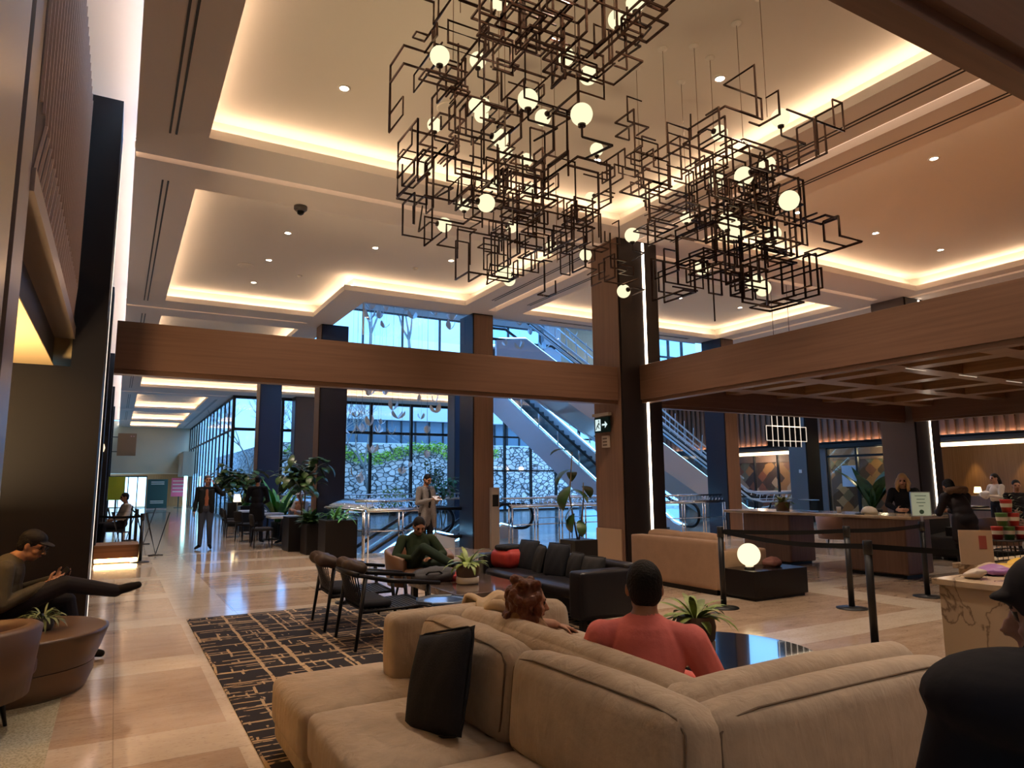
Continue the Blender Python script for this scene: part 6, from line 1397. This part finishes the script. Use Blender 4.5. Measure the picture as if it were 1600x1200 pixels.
# 2 standing man on the phone
J = standing(1.80); J.update(face=(-.25, .95, -.1), elL=(-.36, .12, 1.33), wrL=(-.14, .13, 1.60), hdL=(.35, -.1, .8), hnL=(.9, -.1, 0), wrR=(.27, .08, .90), knL=(-.09, .06, .50), toeR=(.20, .15, .035))
salmon = mat('salmon_shirt', (.36, .13, .075), .8); djack = mat('dark_zip_jacket', (.014, .016, .018), .75, bump=.3, bscale=18)
def ex(B, P, R_, t): 
    B.ell((0, .085, 1.22), (.055, .055, .24), salmon); B.ell((0, .06, 1.0), (.06, .07, .06), salmon)
    for s in (-1, 1): B.chain([(s*.12, .06, 1.40), (s*.12, .09, 1.15), (s*.13, .07, .93)], [.065, .07, .06], djack)
t, P, R_ = person('standing man in dark open jacket, salmon shirt and jeans holding a phone to his ear', (2.0, 18.97, 0), PI-.12, J, dict(skin=skin_l, top=djack, bottom=jeans, shoe=shoeb), .012, hair=hair_gry, extras=ex)
o = MB().box(-.036, .036, -.005, .005, -.075, .075).build('mobile_phone', black_metal, loc=(2.13, 18.86, 1.70)); o.rotation_euler = (0, .2, 1.3); tag(o, 'dark phone at the ear of the standing man in jeans', 'phone')
# 3 man in black seen from behind
J = standing(1.80); J.update(face=(.3, .95, -.1), elL=(-.27, .02, 1.14), elR=(.27, .05, 1.14), wrL=(-.12, .24, 1.10), wrR=(.14, .25, 1.05), anR=(.13, .08, .085), toeR=(.18, .26, .035))
def coat_skirt(m, z0=.98, z1=.62, r0=.17, r1=.20):
    def f_(B):
        for k in range(-3, 4): x = k/3*(r0-.095); x1 = k/3*(r1-.09); B.cap((x, 0, z0), .11, (x1, 0, z1+.06), .095, m)
    return f_
person('standing man dressed all in black seen from behind beside the restaurant tables', (3.35, 19.85, 0), -.2, J, dict(skin=skin_m, top=blackc, bottom=darkpant, shoe=shoeb), .012, hair=hair_blk, skirt=coat_skirt(blackc))
# 4 seated diner
J = sitting(.47); J.update(wrL=(-.12, .22, .84), wrR=(.12, .22, .86), elL=(-.24, .05, .76), elR=(.24, .05, .76))
rust = mat('rust_shirt', (.25, .11, .06), .8, noise=.4, nscale=20)
t, P, R_ = person('seated diner in rust and grey clothes and pale hat behind the fiddle leaf tree', (4.42, 19.72, 0), 2.2, J, dict(skin=skin_l, top=rust, sleeve=mat('grey_sleeve', (.35, .36, .40), .8), bottom=darkpant, shoe=shoeb), .013, hair=hair_gry)
H = Body(); H.ell(P(0, -.01, .07), (.095, .11, .07), mat('pale_hat', (.5, .5, .5), .8), R_); H.ell(P(0, .0, .04), (.13, .15, .012), MATS['pale_hat'], R_); H.mesh('hat', t, .01, 1)
# 5 man in grey coat reading papers
greyc = mat('grey_wool_coat', (.17, .155, .15), .9, noise=.25, nscale=60, bump=.2, bscale=80)
J = standing(1.76); J.update(face=(.10, .95, -.45), head=(.0, .05, 1.635), elR=(.27, .02, 1.14), elL=(-.27, .03, 1.15), wrR=(.07, .27, 1.22), wrL=(-.10, .28, 1.20), hdR=(-.5, .8, .1), hdL=(.4, .85, .1), hnR=(-.3, 0, .9), hnL=(.3, 0, .9), knL=(-.09, .05, .49), anL=(-.08, .10, .085), toeL=(-.09, .29, .035))
black_shirt = mat('black_shirt', (.010, .010, .012), .8)
def ex(B, P, R_, t):
    B.ell((0, .10, 1.22), (.045, .045, .22), black_shirt)
    for s in (-1, 1): B.chain([(s*.10, .08, 1.40), (s*.11, .11, 1.15), (s*.14, .10, .85), (s*.16, .09, .66)], [.055, .065, .075, .06], greyc)
t, P, R_ = person('standing man in long grey coat and glasses reading papers by the chrome railing', (5.90, 14.25, 0), -2.75, J, dict(skin=skin_m, top=greyc, hip=greyc, bottom=darkpant, shoe=shoeb, beard=mat('stubble', (.10, .055, .04), .7)), .010, hair=hair_blk, extras=ex, skirt=coat_skirt(greyc, 1.0, .66, .165, .185))
b = MB()
for s in (-1, 1): b.tube([P(s*.030+.021*math.cos(a), .100, .008+.017*math.sin(a)) for a in [i*PI/6 for i in range(12)]], .0025, 5, closed=True)
b.tube([P(-.010, .102, .012), P(.010, .102, .012)], .0025, 5); b.build('glasses', black_metal, t)
b = MB(); M_ = Matrix.Rotation(-.6, 4, 'X'); b.box(-.10, .10, -.07, .07, -.004, .004, M_); o = b.build('paper_sheets', mat('white_paper', (.7, .7, .72), .6), loc=(6.02, 13.90, 1.245), rz=-2.75); tag(o, 'white papers in the hands of the man in the grey coat', 'paper')
# 6 seated man in dark green
green = mat('dark_green_sweater', (.022, .034, .016), .9, bump=.3, bscale=30); gpant = mat('dark_green_trousers', (.020, .034, .022), .85, bump=.2, bscale=20)
J = sitting(.42); J.update(pelvis=(0, 0, .50), chest=(0, -.10, .74), neck=(0, -.10, .87), head=(0, -.03, .985), face=(.0, .88, -.48), shL=(-.20, -.12, .81), shR=(.20, -.12, .81), elL=(-.33, .0, .62), elR=(.33, .0, .60), wrL=(-.12, .22, .60), wrR=(.13, .20, .60), hdL=(.8, .5, 0), hdR=(-.8, .5, 0), hnL=(0, .0, -1), hnR=(0, 0, -1),
    knR=(.06, .40, .74), anR=(-.22, .62, .56), toeR=(-.36, .74, .50), knL=(-.15, .42, .52), anL=(-.20, .50, .10), toeL=(-.22, .68, .05), hipL=(-.1, .02, .50), hipR=(.1, .02, .50))
person('seated man in dark green sweater with crossed legs looking down in the tub armchair', (3.56, 8.80, 0), PI-.1, J, dict(skin=skin_m, top=green, bottom=gpant, shoe=shoeb), .009, hair=hair_blk)
# 7 woman with auburn curls
tanblouse = mat('patterned_blouse', (.24, .13, .06), .85, noise=.6, nscale=18)
J = sitting(.43); J.update(pelvis=(0, 0, .53), chest=(0, -.12, .70), neck=(0, -.14, .79), head=(.02, -.12, .895), face=(.35, .93, -.1), shL=(-.17, -.13, .73), shR=(.17, -.13, .73), elL=(-.34, .05, .70), wrL=(-.26, .27, .69), hdL=(.1, .9, -.25), hnL=(0, -.1, -1), thL=-1, curlL=.30, elR=(.26, .0, .56), wrR=(.1, .2, .58), forearm=0)
J.pop('forearm')
person('seated woman with auburn curls resting one hand on the sofa arm, seen from behind', (2.14, 3.42, 0), -PI/2+.05, J, dict(skin=skin_l, top=tanblouse, forearmL=skin_l, bottom=darkpant, shoe=shoeb), .008, hair=hair_red, hairstyle='curly')
# 8 man in coral sweater
coral = mat('coral_sweater', (.78, .20, .18), .9, bump=.2, bscale=50)
J = sitting(.43); J.update(pelvis=(0, 0, .53), chest=(0, -.04, .76), neck=(0, -.03, .935), head=(0, .03, 1.045), face=(-.1, 1, -.15), shL=(-.20, -.05, .845), shR=(.205, -.04, .835), elL=(-.31, .08, .60), elR=(.34, .06, .58), wrL=(-.12, .30, .62), wrR=(.14, .30, .60))
person('seated man with short black hair in a coral sweater seen from behind', (2.19, 2.62, 0), -.72, J, dict(skin=skin_m, top=coral, bottom=darkpant, shoe=shoeb), .008, hair=hair_blk, k=1.06)
# 9 person in black hooded jacket, cropped by the right edge
b_ = pad('ottoman', fabric, None, .75, .75, .42, (1.50, .55, .212), r=.05, puff=.01); tag(b_, 'beige ottoman under the person in the black hooded jacket', 'ottoman')
J = sitting(.43); J.update(pelvis=(0, 0, .54), chest=(0, .0, .86), neck=(0, .02, 1.10), head=(.0, .05, 1.285), face=(-.75, .65, -.12), shL=(-.22, -.01, 1.13), shR=(.20, -.01, 1.13), elL=(-.30, .06, .80), wrL=(-.20, .28, .70), elR=(.30, .05, .8))
def ex(B, P, R_, t):
    B.ell((-.14, -.02, 1.16), (.17, .13, .085), blackc); B.ell((0, -.12, 1.14), (.18, .10, .10), blackc); B.ell((-.02, .02, .95), (.24, .17, .22), blackc); B.cap((-.20, 0, 1.05), .085, (-.28, .06, .86), .085, blackc)
t, P, R_ = person('person in black hooded jacket and dark cap at the right edge, head turned left', (1.57, .63, 0), -.60, J, dict(skin=skin_m, top=blackc, forearm=jeans, bottom=darkpant, shoe=shoeb), .010, hair=hair_blk, extras=ex)
H = Body(); H.ell(P(0, -.012, .05), (.090, .108, .085), blackcap, R_); H.ell(P(0, .075, .045), (.060, .05, .012), blackcap, R_); H.mesh('cap', t, .009, 2)
# 10 blonde woman at the high table
J = standing(1.66); J.update(face=(-.05, .95, -.25), elL=(-.25, .12, 1.12), elR=(.25, .12, 1.12), wrL=(-.06, .34, 1.04), wrR=(.10, .34, 1.04), head=(0, .08, 1.54), hdR=(-.5, .8, 0), hdL=(.5, .8, 0))
person('blonde woman in black coat leaning on the high table with clasped hands', (12.15, 7.40, 0), 2.05, J, dict(skin=skin_l, top=blackc, bottom=darkpant, shoe=shoeb, hairlen=.14), .012, hair=hair_bl, hairstyle='long', skirt=coat_skirt(blackc))
# 11 person in long dark padded coat
puff_m = mat('dark_padded_coat', (.022, .018, .022), .6, bump=.4, bscale=10); fur = mat('brown_fur', (.13, .075, .045), .95, bump=1, bscale=60)
J = standing(1.62); J.update(pelvis=(0, -.05, .9), chest=(0, .08, 1.16), neck=(0, .15, 1.33), head=(0, .26, 1.43), face=(.2, .9, -.5), shL=(-.19, .14, 1.28), shR=(.19, .14, 1.28), elL=(-.24, .22, 1.03), elR=(.24, .22, 1.03), wrL=(-.1, .44, 1.05), wrR=(.1, .44, 1.05))
def ex(B, P, R_, t): 
    for i in range(9): a = PI*i/8; B.ell((.13*math.cos(a), .06-.09*math.sin(a)+.05, 1.38+.02*math.sin(a)), (.055,)*3, fur)
person('person in long dark padded coat with fur trimmed hood standing at the high table', (11.45, 6.05, 0), -.35, J, dict(skin=skin_m, top=puff_m, bottom=darkpant, shoe=shoeb), .013, hair=hair_blk, extras=ex, skirt=coat_skirt(puff_m, .95, .60, .18, .21))
# 12 waitress, 13 seated guest, 14 seated person at left
white_sh = mat('white_shirt', (.55, .50, .44), .8)
J = standing(1.68); J.update(elL=(-.25, .10, 1.10), wrL=(-.1, .30, 1.15), elR=(.25, .08, 1.10), wrR=(.12, .30, 1.15))
t, P, R_ = person('waitress in white shirt with long dark ponytail in the far right restaurant', (19.1, 9.28, 0), 1.15, J, dict(skin=skin_l, top=white_sh, bottom=darkpant, shoe=shoeb), .016, hair=hair_blk)
H = Body(); H.chain([P(0, -.10, .03), P(0, -.14, -.1), P(0, -.13, -.30), P(0, -.11, -.48)], [.04, .05, .04, .015], hair_blk); H.mesh('ponytail', t, .012, 1)
o = pad('folded_linen', mat('white_napkin', (.7, .66, .62), .8), None, .26, .2, .12, (18.84, 9.42, 1.18), (0, 0, .4), r=.03, puff=.01, wob=.01); tag(o, 'white linen carried by the waitress', 'linen')
J = sitting(.62); person('seated guest with black hair and white collar at the far right', (17.3, 7.98, 0), 2.2, J, dict(skin=skin_m, top=blackc, bottom=darkpant, shoe=shoeb), .016, hair=hair_blk)
J = sitting(.47); person('seated person in white sleeves at the left wall behind the pillar', (.2, 20.6, 0), PI/2+.3, J, dict(skin=skin_m, top=white_sh, bottom=darkpant, shoe=shoeb), .016, hair=hair_blk)
